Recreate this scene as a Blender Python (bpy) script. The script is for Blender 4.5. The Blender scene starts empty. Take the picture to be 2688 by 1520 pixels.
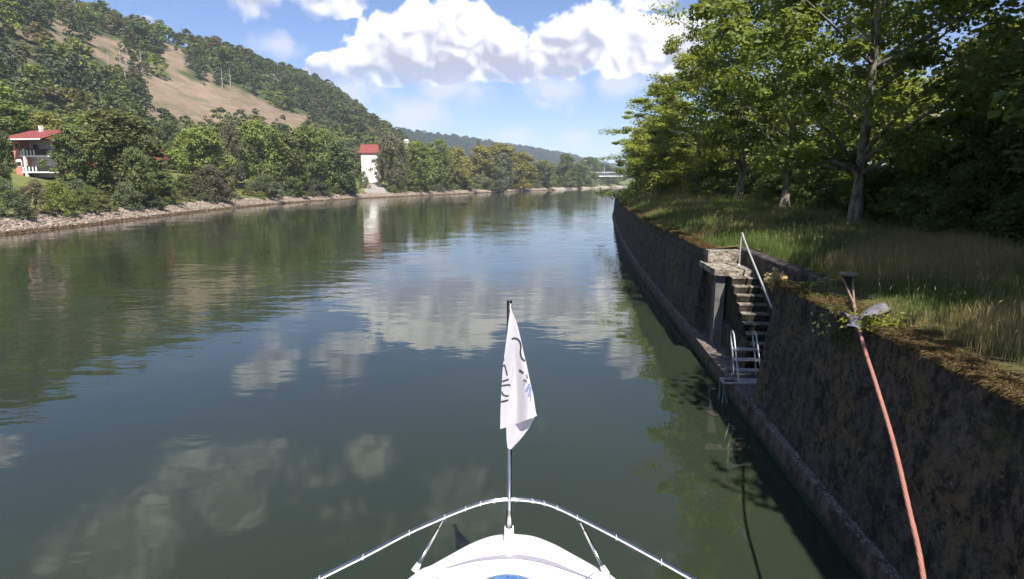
import bpy, math, random
import numpy as np
from mathutils import Vector, noise as mnoise
R = math.radians
rng = np.random.default_rng(7)
random.seed(7)
S = bpy.context.scene
COL = S.collection

# ------------------------------------------------------------------ camera
CAM_H = 5.0
PITCH = math.atan(281 / 1600.0)
cam = bpy.data.cameras.new('camera'); cam_o = bpy.data.objects.new('camera', cam); COL.objects.link(cam_o)
cam_o.location = (0, 0, CAM_H); cam_o.rotation_euler = (math.pi / 2 - PITCH, 0, 0)
cam.sensor_width = 36.0; cam.lens = 36.0 * 1600 / 2688; cam.clip_start = 0.05; cam.clip_end = 9000
S.camera = cam_o

# ------------------------------------------------------------------ sun, view
SUN_EL, SUN_AZ = R(54), R(163)          # azimuth clockwise from +Y (the way the lens looks)
SUN_V = Vector((math.cos(SUN_EL) * math.sin(SUN_AZ), math.cos(SUN_EL) * math.cos(SUN_AZ), math.sin(SUN_EL)))
sl = bpy.data.lights.new('sun', 'SUN'); sl.energy = 5.0; sl.angle = R(0.55); sl.color = (1.0, 0.955, 0.88)
sun_o = bpy.data.objects.new('sun', sl); COL.objects.link(sun_o)
sun_o.rotation_euler = SUN_V.to_track_quat('Z', 'Y').to_euler(); sun_o.location = (60, -100, 200)
S.view_settings.view_transform = 'Standard'; S.view_settings.look = 'None'
S.view_settings.exposure = 0.9; S.view_settings.gamma = 1.0
S.render.engine = 'CYCLES'
S.cycles.use_denoising = True
S.cycles.max_bounces = 5; S.cycles.diffuse_bounces = 2; S.cycles.glossy_bounces = 2
S.cycles.transmission_bounces = 4; S.cycles.transparent_max_bounces = 8; S.cycles.volume_bounces = 1
S.cycles.sample_clamp_indirect = 6.0
S.cycles.use_adaptive_sampling = True; S.cycles.adaptive_threshold = 0.02; S.cycles.adaptive_min_samples = 16

# pixel of the 2688-wide photograph -> point in the place (used to survey positions)
_cp, _sp = math.cos(PITCH), math.sin(PITCH)
def ray(px, py):
    x, u = px - 1344.0, 760.0 - py
    return Vector((x, 1600 * _cp + u * _sp, -1600 * _sp + u * _cp)).normalized()
def at_z(px, py, z):
    d = ray(px, py); t = (z - CAM_H) / d.z
    return Vector((0, 0, CAM_H)) + d * t
def at_y(px, py, y):
    d = ray(px, py); return Vector((0, 0, CAM_H)) + d * (y / d.y)
def proj(x, y, z):
    z = z - CAM_H; zc = y * _cp - z * _sp; yc = y * _sp + z * _cp
    return 1344 + 1600 * x / zc, 760 - 1600 * yc / zc

# ------------------------------------------------------------------ node helpers
class NT:
    def __init__(s, tree): s.t = tree; s.n = tree.nodes; s.l = tree.links
    def node(s, typ, ins=None, **kw):
        n = s.n.new(typ)
        for k, v in kw.items(): setattr(n, k, v)
        for k, v in (ins or {}).items():
            i = n.inputs[k]
            if hasattr(v, 'is_output'): s.l.new(v, i)
            else: i.default_value = v
        return n
    def m(s, op, a, b=0.0, c=0.0, clamp=False):
        n = s.n.new('ShaderNodeMath'); n.operation = op; n.use_clamp = clamp
        for i, v in enumerate((a, b, c)):
            if hasattr(v, 'is_output'): s.l.new(v, n.inputs[i])
            else: n.inputs[i].default_value = v
        return n.outputs[0]
    def vm(s, op, a, b=(0, 0, 0), out=0, scale=None):
        n = s.n.new('ShaderNodeVectorMath'); n.operation = op
        for i, v in enumerate((a, b)):
            if hasattr(v, 'is_output'): s.l.new(v, n.inputs[i])
            else: n.inputs[i].default_value = v
        if scale is not None: n.inputs['Scale'].default_value = scale
        return n.outputs[out]
    def mix(s, f, a, b, blend='MIX'):
        n = s.n.new('ShaderNodeMix'); n.data_type = 'RGBA'; n.blend_type = blend; n.clamp_factor = True
        for i, v in ((0, f), (6, a), (7, b)):
            if hasattr(v, 'is_output'): s.l.new(v, n.inputs[i])
            else: n.inputs[i].default_value = v if i == 0 else tuple(v) + ((1,) if len(v) == 3 else ())
        return n.outputs[2]
    def ramp(s, f, pts, interp='LINEAR'):
        n = s.n.new('ShaderNodeValToRGB'); r = n.color_ramp; r.interpolation = interp
        while len(r.elements) < len(pts): r.elements.new(0.5)
        for e, (p, c) in zip(r.elements, pts):
            e.position = p; e.color = (c, c, c, 1) if not hasattr(c, '__len__') else tuple(c) + (1,)
        s.l.new(f, n.inputs[0]); return n.outputs[0]
    def noise(s, vec, scale, detail=4, rough=0.55, dist=0.0, color=False):
        n = s.n.new('ShaderNodeTexNoise'); n.inputs['Scale'].default_value = scale
        n.inputs['Detail'].default_value = detail; n.inputs['Roughness'].default_value = rough; n.inputs['Distortion'].default_value = dist
        if vec is not None: s.l.new(vec, n.inputs['Vector'])
        return n.outputs[1 if color else 0]
    def sstep(s, x, a, b):
        n = s.n.new('ShaderNodeMapRange'); n.interpolation_type = 'SMOOTHSTEP'
        s.l.new(x, n.inputs[0]); n.inputs[1].default_value = a; n.inputs[2].default_value = b
        return n.outputs[0]
    def bump(s, h, strength, dist):
        n = s.n.new('ShaderNodeBump'); n.inputs['Strength'].default_value = strength; n.inputs['Distance'].default_value = dist
        s.l.new(h, n.inputs['Height']); return n.outputs[0]

def new_mat(name):
    m = bpy.data.materials.new(name); m.use_nodes = True
    t = NT(m.node_tree); t.n.clear()
    t.out = t.n.new('ShaderNodeOutputMaterial')
    return m, t
def principled(t, col, rough=0.7, spec=0.4, metal=0.0, normal=None, ior=None):
    b = t.n.new('ShaderNodeBsdfPrincipled')
    for k, v in (('Base Color', col), ('Roughness', rough), ('Specular IOR Level', spec), ('Metallic', metal)):
        if hasattr(v, 'is_output'): t.l.new(v, b.inputs[k])
        elif k == 'Base Color': b.inputs[k].default_value = tuple(v) + (1,)
        else: b.inputs[k].default_value = v
    if normal is not None: t.l.new(normal, b.inputs['Normal'])
    if ior: b.inputs['IOR'].default_value = ior
    t.l.new(b.outputs[0], t.out.inputs['Surface'])
    return b
def wpos(t): return t.node('ShaderNodeNewGeometry').outputs['Position']
def opos(t): return t.node('ShaderNodeTexCoord').outputs['Object']

# ------------------------------------------------------------------ world: sky with cumulus
W = bpy.data.worlds.new('World'); S.world = W; W.use_nodes = True
w = NT(W.node_tree); w.n.clear()
sky = w.node('ShaderNodeTexSky', sky_type='NISHITA', sun_disc=False, sun_elevation=SUN_EL, sun_rotation=SUN_AZ,
             altitude=380, air_density=1.0, dust_density=0.3, ozone_density=4.0)
SKY_STRENGTH = 0.074
D0 = w.node('ShaderNodeTexCoord').outputs['Generated']
ZS = 1.25
CL_LIT, CL_DARK = (0.84, 0.82, 0.81), (0.31, 0.32, 0.41)
def blobs(vec, lst, zs=ZS, soft=0.12):
    acc = None
    for (px, py, r) in lst:
        d = ray(px, py)
        dist = w.vm('DISTANCE', vec, (d.x, d.y, d.z * zs), out=1)
        f = w.m('MULTIPLY_ADD', dist, -1600.0 / r, 1.0)
        if acc is None: acc = f
        else: acc = w.m('SMOOTH_MAX', acc, f, soft)
    return acc
MAIN = [(1005, 120, 96), (1100, 92, 100), (1195, 80, 96), (1280, 112, 100), (1050, 190, 100), (930, 190, 88), (850, 194, 56),
        (1180, 185, 95), (1330, 180, 95), (1475, 135, 104), (1565, 98, 94), (1665, 110, 108), (1780, 130, 115)]
SMALL = [(650, -12, 72), (825, -15, 72), (905, 2, 58), (395, 68, 30), (1720, -40, 90)]
WISPY = [(1090, 296, 165), (1425, 272, 55), (730, 125, 90), (1180, 232, 150), (1440, 228, 150), (1640, 218, 120), (1345, 354, 85), (1512, 367, 75), (900, 240, 140)]
c1 = w.noise(D0, 11.0, 4, 0.6, color=True)
V1 = w.vm('ADD', D0, w.vm('SCALE', w.vm('SUBTRACT', c1, (0.5, 0.5, 0.5)), scale=0.034))
def lobes(vec):                                       # rounded billows at two sizes
    a = w.m('ABSOLUTE', w.m('MULTIPLY_ADD', w.noise(vec, 15.0, 0), 2.6, -1.3))
    b = w.m('ABSOLUTE', w.m('MULTIPLY_ADD', w.noise(vec, 38.0, 0), 2.6, -1.3))
    return w.m('MULTIPLY_ADD', a, 0.42, w.m('MULTIPLY_ADD', b, 0.26, 0.08))
lob = lobes(V1); lob_up = lobes(w.vm('ADD', V1, (0.005, 0.0, 0.012)))
fin = w.noise(V1, 30.0, 6, 0.66); soft_n = w.noise(V1, 9.0, 3, 0.55)
n2 = w.m('MULTIPLY_ADD', w.m('SUBTRACT', fin, 0.5), 0.85, lob)
sz = w.vm('MULTIPLY', V1, (1, 1, ZS))
z = w.node('ShaderNodeSeparateXYZ', {0: V1}).outputs[2]
main = w.m('ADD', blobs(sz, MAIN), w.m('MULTIPLY_ADD', w.sstep(z, 0.105, 0.172), 1.3, -1.24))
small = w.m('SUBTRACT', blobs(sz, SMALL), 0.02)
gen = w.m('MULTIPLY', w.m('SUBTRACT', w.noise(w.vm('MULTIPLY', w.vm('ADD', V1, (3.7, 1.3, 0.4)), (1, 1, 1.6)), 3.4, 2, 0.5), 0.575), 4.5)
gen = w.m('MULTIPLY_ADD', w.sstep(z, 0.27, 0.36), 1.0, w.m('SUBTRACT', gen, 1.0))
# clouds standing above the picture, known from their mirror images on the river
HIGH = [(690, 975, 80), (905, 965, 70), (500, 1235, 95), (620, 1340, 90), (1230, 1345, 150), (330, 1420, 165), (-20, 1200, 60), (960, 1200, 70)]
acc = None
for (px_, py_, r__) in HIGH:
    d_ = ray(px_, py_); ds = w.vm('DISTANCE', sz, (d_.x, d_.y, -d_.z * ZS), out=1); f_ = w.m('MULTIPLY_ADD', ds, -1600.0 / r__, 1.0)
    acc = f_ if acc is None else w.m('SMOOTH_MAX', acc, f_, 0.12)
thin = w.m('MAXIMUM', w.m('MAXIMUM', small, acc), gen)
big = w.m('MAXIMUM', main, thin)
dens = w.m('MULTIPLY_ADD', w.m('SUBTRACT', n2, 0.36), 0.80, big)
# the cumulus is dense with crisp tops; the small clouds are thinner and softer
hard = w.sstep(main, -0.4, 0.1)
a_hard = w.m('MULTIPLY', w.sstep(dens, -0.03, 0.20), w.m('MULTIPLY_ADD', w.sstep(z, 0.118, 0.190), 0.85, 0.15))
a_soft = w.m('MULTIPLY', w.sstep(dens, -0.05, 0.60), 0.74)
alpha = w.m('ADD', w.m('MULTIPLY', a_hard, hard), w.m('MULTIPLY', a_soft, w.m('SUBTRACT', 1.0, hard)))
wis = w.m('MULTIPLY', w.sstep(w.m('MULTIPLY_ADD', w.m('SUBTRACT', n2, 0.38), 1.0, blobs(w.vm('MULTIPLY', V1, (1, 1, 2.4)), WISPY, 2.4)), -0.05, 0.80), 0.68)
shade = w.m('MULTIPLY', w.sstep(w.m('MULTIPLY_ADD', w.m('SUBTRACT', soft_n, 0.5), 2.2, big), 0.25, 0.95), 0.42)   # hollows
shade = w.m('ADD', shade, w.m('MULTIPLY', w.m('MULTIPLY', w.sstep(z, 0.235, 0.135), w.sstep(big, -0.1, 0.4)), 0.55))   # bases
shade = w.m('ADD', shade, w.m('MULTIPLY', w.m('SUBTRACT', lob_up, lob), 1.3))             # lobes turned from the sun
shade = w.m('ADD', shade, w.m('MULTIPLY', w.m('SUBTRACT', 0.33, n2), 0.55))               # creases between lobes
shade = w.m('ADD', shade, w.m('MULTIPLY_ADD', hard, -0.30, 0.26), clamp=True)
shade = w.m('MULTIPLY', shade, 1.4, clamp=True)
ccol = w.mix(shade, CL_LIT, CL_DARK)
skyc = w.vm('SCALE', w.vm('MULTIPLY', sky.outputs[0], (0.98, 0.96, 1.12)), scale=SKY_STRENGTH)
c = w.mix(wis, skyc, (0.50, 0.50, 0.58))
c = w.mix(alpha, c, ccol)
bg = w.node('ShaderNodeBackground', {0: c, 1: 1.0})
wo = w.node('ShaderNodeOutputWorld', {0: bg.outputs[0]})
W.cycles.sampling_method = 'MANUAL'; W.cycles.sample_map_resolution = 512

# ------------------------------------------------------------------ mesh helpers
def mk(name, V, F, mat=None, parent=None, smooth=False, attrs=None):
    """V (N,3); F: one int array (M,k) or a list of such arrays -> linked mesh object"""
    me = bpy.data.meshes.new(name)
    V = np.asarray(V, np.float32).reshape(-1, 3)
    Fs = [np.asarray(f, np.int32) for f in (F if isinstance(F, list) else [F]) if len(f)]
    me.vertices.add(len(V)); me.vertices.foreach_set('co', V.ravel())
    idx = np.concatenate([f.ravel() for f in Fs]); tot = np.concatenate([np.full(len(f), f.shape[1], np.int32) for f in Fs])
    st = np.concatenate([[0], np.cumsum(tot)[:-1]]).astype(np.int32)
    me.loops.add(len(idx)); me.loops.foreach_set('vertex_index', idx)
    me.polygons.add(len(tot)); me.polygons.foreach_set('loop_start', st); me.polygons.foreach_set('loop_total', tot)
    for k, (typ, data) in (attrs or {}).items():
        a = me.attributes.new(k, typ, 'POINT')
        a.data.foreach_set('color' if typ == 'FLOAT_COLOR' else 'value', np.asarray(data, np.float32).ravel())
    me.update(calc_edges=True); me.validate()
    me.polygons.foreach_set('use_smooth', np.full(len(me.polygons), bool(smooth)))
    if mat: me.materials.append(mat)
    return link(name, me, parent)
def link(name, me, parent=None):
    o = bpy.data.objects.new(name, me); COL.objects.link(o)
    if parent is not None: o.parent = parent
    return o
def tag(o, label=None, cat=None, group=None, kind=None):
    if label: o['label'] = label
    if cat: o['category'] = cat
    if group: o['group'] = group
    if kind: o['kind'] = kind
    return o
def empty(name, loc=(0, 0, 0), rz=0.0, label=None, cat=None, group=None):
    o = bpy.data.objects.new(name, None); COL.objects.link(o); o.empty_display_size = 0.2
    o.location = loc; o.rotation_euler = (0, 0, rz)
    return tag(o, label, cat, group)
class MB:
    """collects polygons, builds one mesh"""
    def __init__(s): s.V = []; s.F = {}; s.n = 0
    def add(s, V, F):
        V = np.asarray(V, float).reshape(-1, 3); s.V.append(V)
        for f in F: s.F.setdefault(len(f), []).append([i + s.n for i in f])
        s.n += len(V); return s
    def addnp(s, V, F):
        V = np.asarray(V, float); s.V.append(V)
        s.F.setdefault(F.shape[1], []).extend((F + s.n).tolist()); s.n += len(V); return s
    def box(s, x0, x1, y0, y1, z0, z1, M=None):
        v = np.array([[x, y, z] for z in (z0, z1) for (x, y) in ((x0, y0), (x1, y0), (x1, y1), (x0, y1))], float)
        if M is not None: v = np.array([M(p) for p in v])
        return s.add(v, [(3, 2, 1, 0), (4, 5, 6, 7), (0, 1, 5, 4), (1, 2, 6, 5), (2, 3, 7, 6), (3, 0, 4, 7)])
    def tube(s, pts, r, seg=8, cap=True):
        V, F = tube(pts, r, seg, cap); s.V.append(V)
        for f in F: s.F.setdefault(len(f), []).append([i + s.n for i in f])
        s.n += len(V); return s
    def build(s, name, mat, parent=None, smooth=False, attrs=None):
        return mk(name, np.concatenate(s.V), [np.array(f) for f in s.F.values()], mat, parent, smooth, attrs)
def tube(pts, r, seg=8, cap=True):
    P = np.asarray(pts, float); n = len(P)
    r = np.full(n, r) if np.isscalar(r) else np.asarray(r, float)
    T = np.gradient(P, axis=0); T /= np.linalg.norm(T, axis=1)[:, None] + 1e-9
    ref = np.array([0, 0, 1.0]) if abs(T[0, 2]) < 0.9 else np.array([1.0, 0, 0])
    V = []
    for i in range(n):
        a = np.cross(T[i], ref); a /= np.linalg.norm(a) + 1e-9; b = np.cross(a, T[i]); ref = b
        ang = np.arange(seg) * 2 * np.pi / seg
        V.append(P[i] + r[i] * (np.cos(ang)[:, None] * a + np.sin(ang)[:, None] * b))
    V = np.concatenate(V); F = []
    for i in range(n - 1):
        for k in range(seg):
            k2 = (k + 1) % seg
            F.append((i * seg + k, i * seg + k2, (i + 1) * seg + k2, (i + 1) * seg + k))
    if cap: F.append(tuple(range(seg))); F.append(tuple((n - 1) * seg + k for k in reversed(range(seg))))
    return V, F
def catmull(P, per=8):
    P = np.asarray(P, float); Q = np.vstack([2 * P[0] - P[1], P, 2 * P[-1] - P[-2]]); out = []
    for i in range(1, len(Q) - 2):
        for t in np.linspace(0, 1, per, endpoint=False):
            a, b, c_, d = Q[i - 1], Q[i], Q[i + 1], Q[i + 2]
            out.append(0.5 * (2 * b + (c_ - a) * t + (2 * a - 5 * b + 4 * c_ - d) * t * t + (3 * b - a - 3 * c_ + d) * t ** 3))
    out.append(P[-1]); return np.array(out)
def grid_faces(nu, nv):
    i = np.arange(nu - 1)[:, None] * nv + np.arange(nv - 1)[None, :]
    return np.stack([i, i + nv, i + nv + 1, i + 1], -1).reshape(-1, 4)
# vectorised value noise
_NT = np.random.default_rng(3).random((64, 64, 64)).astype(np.float32)
def vnoise(P):
    P = np.asarray(P, float); i = np.floor(P).astype(int); f = P - i; f = f * f * (3 - 2 * f)
    r = 0
    for dx in (0, 1):
        for dy in (0, 1):
            for dz in (0, 1):
                wgt = (f[..., 0] if dx else 1 - f[..., 0]) * (f[..., 1] if dy else 1 - f[..., 1]) * (f[..., 2] if dz else 1 - f[..., 2])
                r = r + wgt * _NT[(i[..., 0] + dx) % 64, (i[..., 1] + dy) % 64, (i[..., 2] + dz) % 64]
    return r
def fbm(P, oct=4, rough=0.5):
    P = np.asarray(P, float); a, s, tot = 1.0, 0.0, 0.0
    for k in range(oct): s = s + a * vnoise(P * 2 ** k + 17.3 * k); tot += a; a *= rough
    return s / tot
def n2d(x, y, sc, seed=0.0, oct=3):
    return fbm(np.stack([np.asarray(x) * sc + seed, np.asarray(y) * sc + seed * 1.7, np.full(np.shape(x), seed * 0.31)], -1), oct)
def unit(v): return v / (np.linalg.norm(v, axis=-1, keepdims=True) + 1e-9)

# ------------------------------------------------------------------ materials
def mat_simple(name, col, rough=0.6, spec=0.4, metal=0.0, var=0.15, nscale=6.0, bump=0.0, bscale=40.0):
    m, t = new_mat(name); p = opos(t)
    n = t.noise(p, nscale, 5, 0.6)
    dark = tuple(x * (1 - var) for x in col); lite = tuple(min(1, x * (1 + var)) for x in col)
    cc = t.mix(t.sstep(n, 0.3, 0.7), dark, lite)
    nb = t.bump(t.noise(p, bscale, 4, 0.6), bump, 0.02) if bump else None
    principled(t, cc, rough, spec, metal, nb); return m

def mat_foliage(name, trans=0.3, rough=0.5):
    m, t = new_mat(name)
    oi = t.node('ShaderNodeObjectInfo')
    rnd = t.node('ShaderNodeAttribute', attribute_name='rnd').outputs['Fac']
    val = t.m('MULTIPLY_ADD', rnd, 0.85, 0.78)
    val = t.m('MULTIPLY', val, t.m('MULTIPLY_ADD', oi.outputs['Random'], 0.30, 0.85))
    base = t.vm('MULTIPLY', oi.outputs['Color'], t.node('ShaderNodeCombineXYZ', {0: val, 1: val, 2: val}).outputs[0])
    # some leaves lean yellow, some blue-green
    base = t.mix(t.m('MULTIPLY', t.sstep(rnd, 0.80, 1.0), 0.5), base, t.vm('MULTIPLY', base, (1.55, 1.12, 0.7)))
    b = t.node('ShaderNodeBsdfPrincipled', {'Base Color': base, 'Roughness': rough, 'Specular IOR Level': 0.3})
    tr = t.node('ShaderNodeBsdfTranslucent', {0: t.vm('MULTIPLY', base, (1.5, 1.35, 0.55))})
    ms = t.node('ShaderNodeMixShader', {0: trans, 1: b.outputs[0], 2: tr.outputs[0]})
    t.l.new(ms.outputs[0], t.out.inputs['Surface']); return m
def mat_bark(name, c1, c2, sc=3.0):
    m, t = new_mat(name); p = opos(t)
    pv = t.vm('MULTIPLY', p, (1, 1, 0.35))
    n = t.noise(pv, sc * 2.0, 6, 0.65); n2_ = t.noise(p, sc * 0.5, 3)
    cc = t.mix(t.sstep(n, 0.35, 0.62), c1, c2)
    cc = t.mix(t.m('MULTIPLY', t.sstep(n2_, 0.52, 0.7), 0.7), cc, (0.07, 0.075, 0.045))
    principled(t, cc, 0.9, 0.2, 0, t.bump(t.noise(pv, sc * 5, 5, 0.7), 0.7, 0.03)); return m
M_LEAF = mat_foliage('broadleaf_foliage', 0.48)
M_FAR = mat_foliage('distant_foliage', 0.32, 0.65)
M_NEEDLE = mat_foliage('needle_foliage', 0.10, 0.65)
M_BARK = mat_bark('maple_bark', (0.08, 0.068, 0.056), (0.27, 0.235, 0.195))
M_BARKD = mat_bark('dark_bark', (0.05, 0.042, 0.035), (0.13, 0.11, 0.09), 1.5)
M_DEAD = mat_bark('dead_wood', (0.22, 0.19, 0.17), (0.42, 0.38, 0.34), 1.5)
M_WHITE = mat_simple('white_render', (0.78, 0.77, 0.74), 0.85, 0.2, 0, 0.05, 0.6)
M_STEEL = mat_simple('polished_steel', (0.50, 0.47, 0.47), 0.24, 0.5, 1.0, 0.10, 8.0)
M_GALV = mat_simple('galvanised_steel', (0.46, 0.46, 0.47), 0.5, 0.5, 0.55, 0.2, 14.0, 0.15, 60)
M_GLASSD = mat_simple('dark_window', (0.02, 0.022, 0.026), 0.08, 0.6, 0, 0.2, 2.0)
# ================================================================== the setting
# ---- water
m, t = new_mat('river_water')
p = wpos(t)
dist = t.vm('LENGTH', p, out=1)
gust = t.noise(t.vm('MULTIPLY', p, (1.0, 0.45, 1)), 0.035, 3, 0.55)
gust2 = t.noise(t.vm('MULTIPLY', p, (1.0, 0.55, 1)), 0.14, 2, 0.5)
calm = t.m('MULTIPLY', t.sstep(gust, 0.36, 0.62), t.m('MULTIPLY_ADD', t.sstep(gust2, 0.35, 0.65), 0.6, 0.4))
near = t.sstep(dist, 7.0, 30.0)
amp = t.m('MULTIPLY', t.m('MULTIPLY_ADD', calm, 0.75, 0.25), t.m('MULTIPLY_ADD', near, 0.86, 0.14))
wv = t.vm('MULTIPLY', p, (0.55, 1.25, 1))
h1 = t.noise(wv, 0.9, 2, 0.45, 0.4)
h2 = t.noise(t.vm('MULTIPLY', p, (0.8, 1.5, 1)), 3.1, 2, 0.5, 0.3)
h3 = t.noise(p, 0.22, 1, 0.4)
hh = t.m('ADD', t.m('MULTIPLY', h1, 0.034), t.m('MULTIPLY', h2, 0.0065))
hh = t.m('ADD', t.m('MULTIPLY', hh, amp), t.m('MULTIPLY', h3, 0.035))
bn = t.node('ShaderNodeBump', {'Strength': 1.0, 'Distance': 1.0, 'Height': hh}).outputs[0]
turb = t.noise(p, 0.12, 3, 0.5)
wc = t.mix(t.sstep(turb, 0.3, 0.7), (0.020, 0.027, 0.016), (0.027, 0.034, 0.020))
principled(t, wc, 0.02, 0.5, 0, bn, ior=1.38)
water = mk('river_water', [(-900, -400, 0), (2600, -400, 0), (2600, 3000, 0), (-900, 3000, 0)], [np.array([[0, 1, 2, 3]])], m)
tag(water, kind='structure')

# ---- left bank: curve of the waterline, hill crest
BANK = catmull([(-38, -150), (-42, -60), (-46, 0), (-49, 58), (-51.5, 85), (-55, 119), (-54, 161), (-45, 205), (-20, 284), (27, 411), (78, 549),
                (132, 700), (210, 860), (330, 1000)], 12)
seg = np.r_[0, np.cumsum(np.linalg.norm(np.diff(BANK, axis=0), axis=1))]
TT = np.arange(0, seg[-1], 2.5)
BX, BY = np.interp(TT, seg, BANK[:, 0]), np.interp(TT, seg, BANK[:, 1])
TX, TY = np.gradient(BX), np.gradient(BY)
for _ in range(6):
    TX = np.convolve(np.pad(TX, 2, 'edge'), np.ones(5) / 5, 'valid'); TY = np.convolve(np.pad(TY, 2, 'edge'), np.ones(5) / 5, 'valid')
ln = np.hypot(TX, TY); NX, NY = -TY / ln, TX / ln          # to the left = inland
def bank_ts(x, y):
    x, y = np.atleast_1d(x).astype(float), np.atleast_1d(y).astype(float)
    i = np.argmin((x[:, None] - BX) ** 2 + (y[:, None] - BY) ** 2, axis=1)
    return TT[i], (x - BX[i]) * NX[i] + (y - BY[i]) * NY[i]
CREST = np.array([(-300, 60, 112), (-285, 200, 112), (-262, 331, 101), (-254, 359, 98), (-240, 440, 99.5), (-228, 490, 102), (-210, 583, 101),
                  (-196, 672, 99), (-188, 790, 86), (-182, 860, 64), (-165, 930, 26), (-130, 1040, 8)], float)
ct, cs = bank_ts(CREST[:, 0], CREST[:, 1]); o_ = np.argsort(ct); ct, cs, cz = ct[o_], cs[o_], CREST[o_, 2]
def land_z(tt, s, x, y):
    tt, s = np.asarray(tt, float), np.asarray(s, float)
    sc, zc = np.interp(tt, ct, cs), np.interp(tt, ct, cz)
    low = np.interp(s, [-40, -4, 0, 3.2, 10, 20, 32, 58], [-4, -1.5, -0.02, 1.35, 3.0, 5.4, 7.4, 10.5])
    s0 = np.interp(tt, [0, 540, 640, 740, 850, 960], [58, 58, 95, 165, 235, 290])
    v = np.clip((s - s0) / np.maximum(sc - s0, 1), 0, 1)
    prof = 0.55 * v + 0.45 * v * v * (3 - 2 * v)
    z = low + (zc - 10.5) * prof - 0.05 * np.clip(s - sc, 0, 1e9)
    und = (n2d(x, y, 1 / 70., 2.0) - 0.5) * 9 * np.clip((s - 40) / 60, 0, 1) * np.clip((sc - s) / 50 + 0.25, 0.25, 1)
    return z + und + (n2d(x, y, 1 / 6., 5.0, 2) - 0.5) * 0.5 * np.clip((s - 2) / 6, 0, 1)
def land_at(x, y):
    tt, s = bank_ts(x, y); return land_z(tt, s, np.atleast_1d(x), np.atleast_1d(y))
Sg = np.r_[-40, -12, -4, -1, -0.2, 0, 0.3, 0.6, 1, 1.6, 2.2, 2.8, 3.3, 4, 5, 6.5, 8, 10, 12.5, 15, 18, 21, 25, 29, 33, 38, 44, np.arange(50, 290, 6.0), 300, 330, 370, 420, 500]
ti = np.arange(0, len(TT), 2)
gx = BX[ti][:, None] + NX[ti][:, None] * Sg; gy = BY[ti][:, None] + NY[ti][:, None] * Sg
gz = land_z(np.broadcast_to(TT[ti][:, None], gx.shape), np.broadcast_to(Sg, gx.shape), gx, gy)
# open dry-grass clearings on the hill: outlines surveyed in the photograph (2688-px frame)
k_ = 0.4395
CLEAR = [[(820, 450), (930, 462), (1040, 436), (1130, 470), (1240, 490), (1290, 520), (1380, 520), (1500, 560), (1640, 650), (1870, 690), (1840, 725), (1640, 722), (1500, 690), (1380, 660), (1200, 665), (1060, 625), (920, 605), (880, 630), (850, 540)],
         [(970, 300), (1090, 345), (1050, 410), (1010, 410)], [(1205, 415), (1295, 460), (1260, 505), (1215, 490)],
         [(275, 75), (340, 85), (440, 180), (600, 218), (760, 262), (880, 340), (800, 325), (700, 300), (560, 275), (420, 225), (310, 170)],
         [(950, 245), (1080, 285), (1190, 350), (1090, 352), (980, 310)], [(-400, 60), (0, 150), (140, 190), (260, 245), (180, 250), (60, 215), (0, 190), (-400, 110)],
         [(1500, 560), (1660, 640), (1640, 690), (1560, 620)], [(560, 300), (700, 318), (840, 350), (960, 440), (820, 470), (700, 400)]]
CLEAR = [np.array(q, float) * k_ for q in CLEAR]
def in_poly(q, x, y):
    r = np.zeros(np.shape(x), bool); j = len(q) - 1
    for i in range(len(q)):
        c1 = (q[i, 1] > y) != (q[j, 1] > y)
        r ^= c1 & (x < (q[j, 0] - q[i, 0]) * (y - q[i, 1]) / (q[j, 1] - q[i, 1] + 1e-9) + q[i, 0]); j = i
    return r
def in_clear(x, y, z, upto=len(CLEAR)):
    px, py = proj(np.asarray(x), np.maximum(np.asarray(y), 1.0), np.asarray(z)); r = np.zeros(np.shape(px), bool)
    for q in CLEAR[:upto]: r |= in_poly(q, px, py)
    return r
jx, jy = (n2d(gx, gy, .05, 1.0) - .5) * 14, (n2d(gx, gy, .05, 9.0) - .5) * 14
md = (in_clear(gx + jx, gy + jy, gz) | in_clear(gx + jx, gy + jy, gz + 6, 7)) & (gy > 60) & (np.broadcast_to(Sg, gx.shape) > 50)
ss = np.broadcast_to(Sg, gx.shape)
col = np.zeros(gx.shape + (4,)); col[..., 3] = 1
nz = n2d(gx, gy, .03, 4.0)
col[..., :3] = np.array([0.060, 0.075, 0.030])
low = (ss < 45)[..., None]; col[..., :3] = np.where(low, np.array([0.15, 0.155, 0.055]) * (0.75 + 0.5 * nz[..., None]), col[..., :3])
dry = np.array([0.205, 0.150, 0.104]) * (0.8 + 0.4 * nz[..., None]); col[..., :3] = np.where(md[..., None], dry, col[..., :3])
col[..., :3] = np.where((ss < 3.6)[..., None], np.array([0.34, 0.29, 0.235]), col[..., :3])
col[..., :3] = np.where((ss < 0.45)[..., None], np.array([0.13, 0.085, 0.045]), col[..., :3])
m, t = new_mat('bank_and_hill_ground')
a = t.node('ShaderNodeAttribute', attribute_name='gcol').outputs['Color']
p = wpos(t); n = t.noise(p, 0.9, 6, 0.65); n2_ = t.noise(p, 0.16, 6, 0.7)
v = t.m('MULTIPLY', t.m('MULTIPLY_ADD', n, 0.9, 0.55), t.m('MULTIPLY_ADD', n2_, 1.3, 0.35))
cc = t.vm('MULTIPLY', a, t.node('ShaderNodeCombineXYZ', {0: v, 1: v, 2: v}).outputs[0])
streak = t.noise(t.vm('MULTIPLY', p, (0.3, 0.3, 1.6)), 0.16, 5, 0.65)
cc = t.mix(t.m('MULTIPLY', t.sstep(streak, 0.48, 0.62), 0.65), cc, t.vm('MULTIPLY', cc, (0.62, 0.78, 0.60)))
principled(t, cc, 0.95, 0.1, 0, t.bump(n, 0.5, 0.3))
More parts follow.
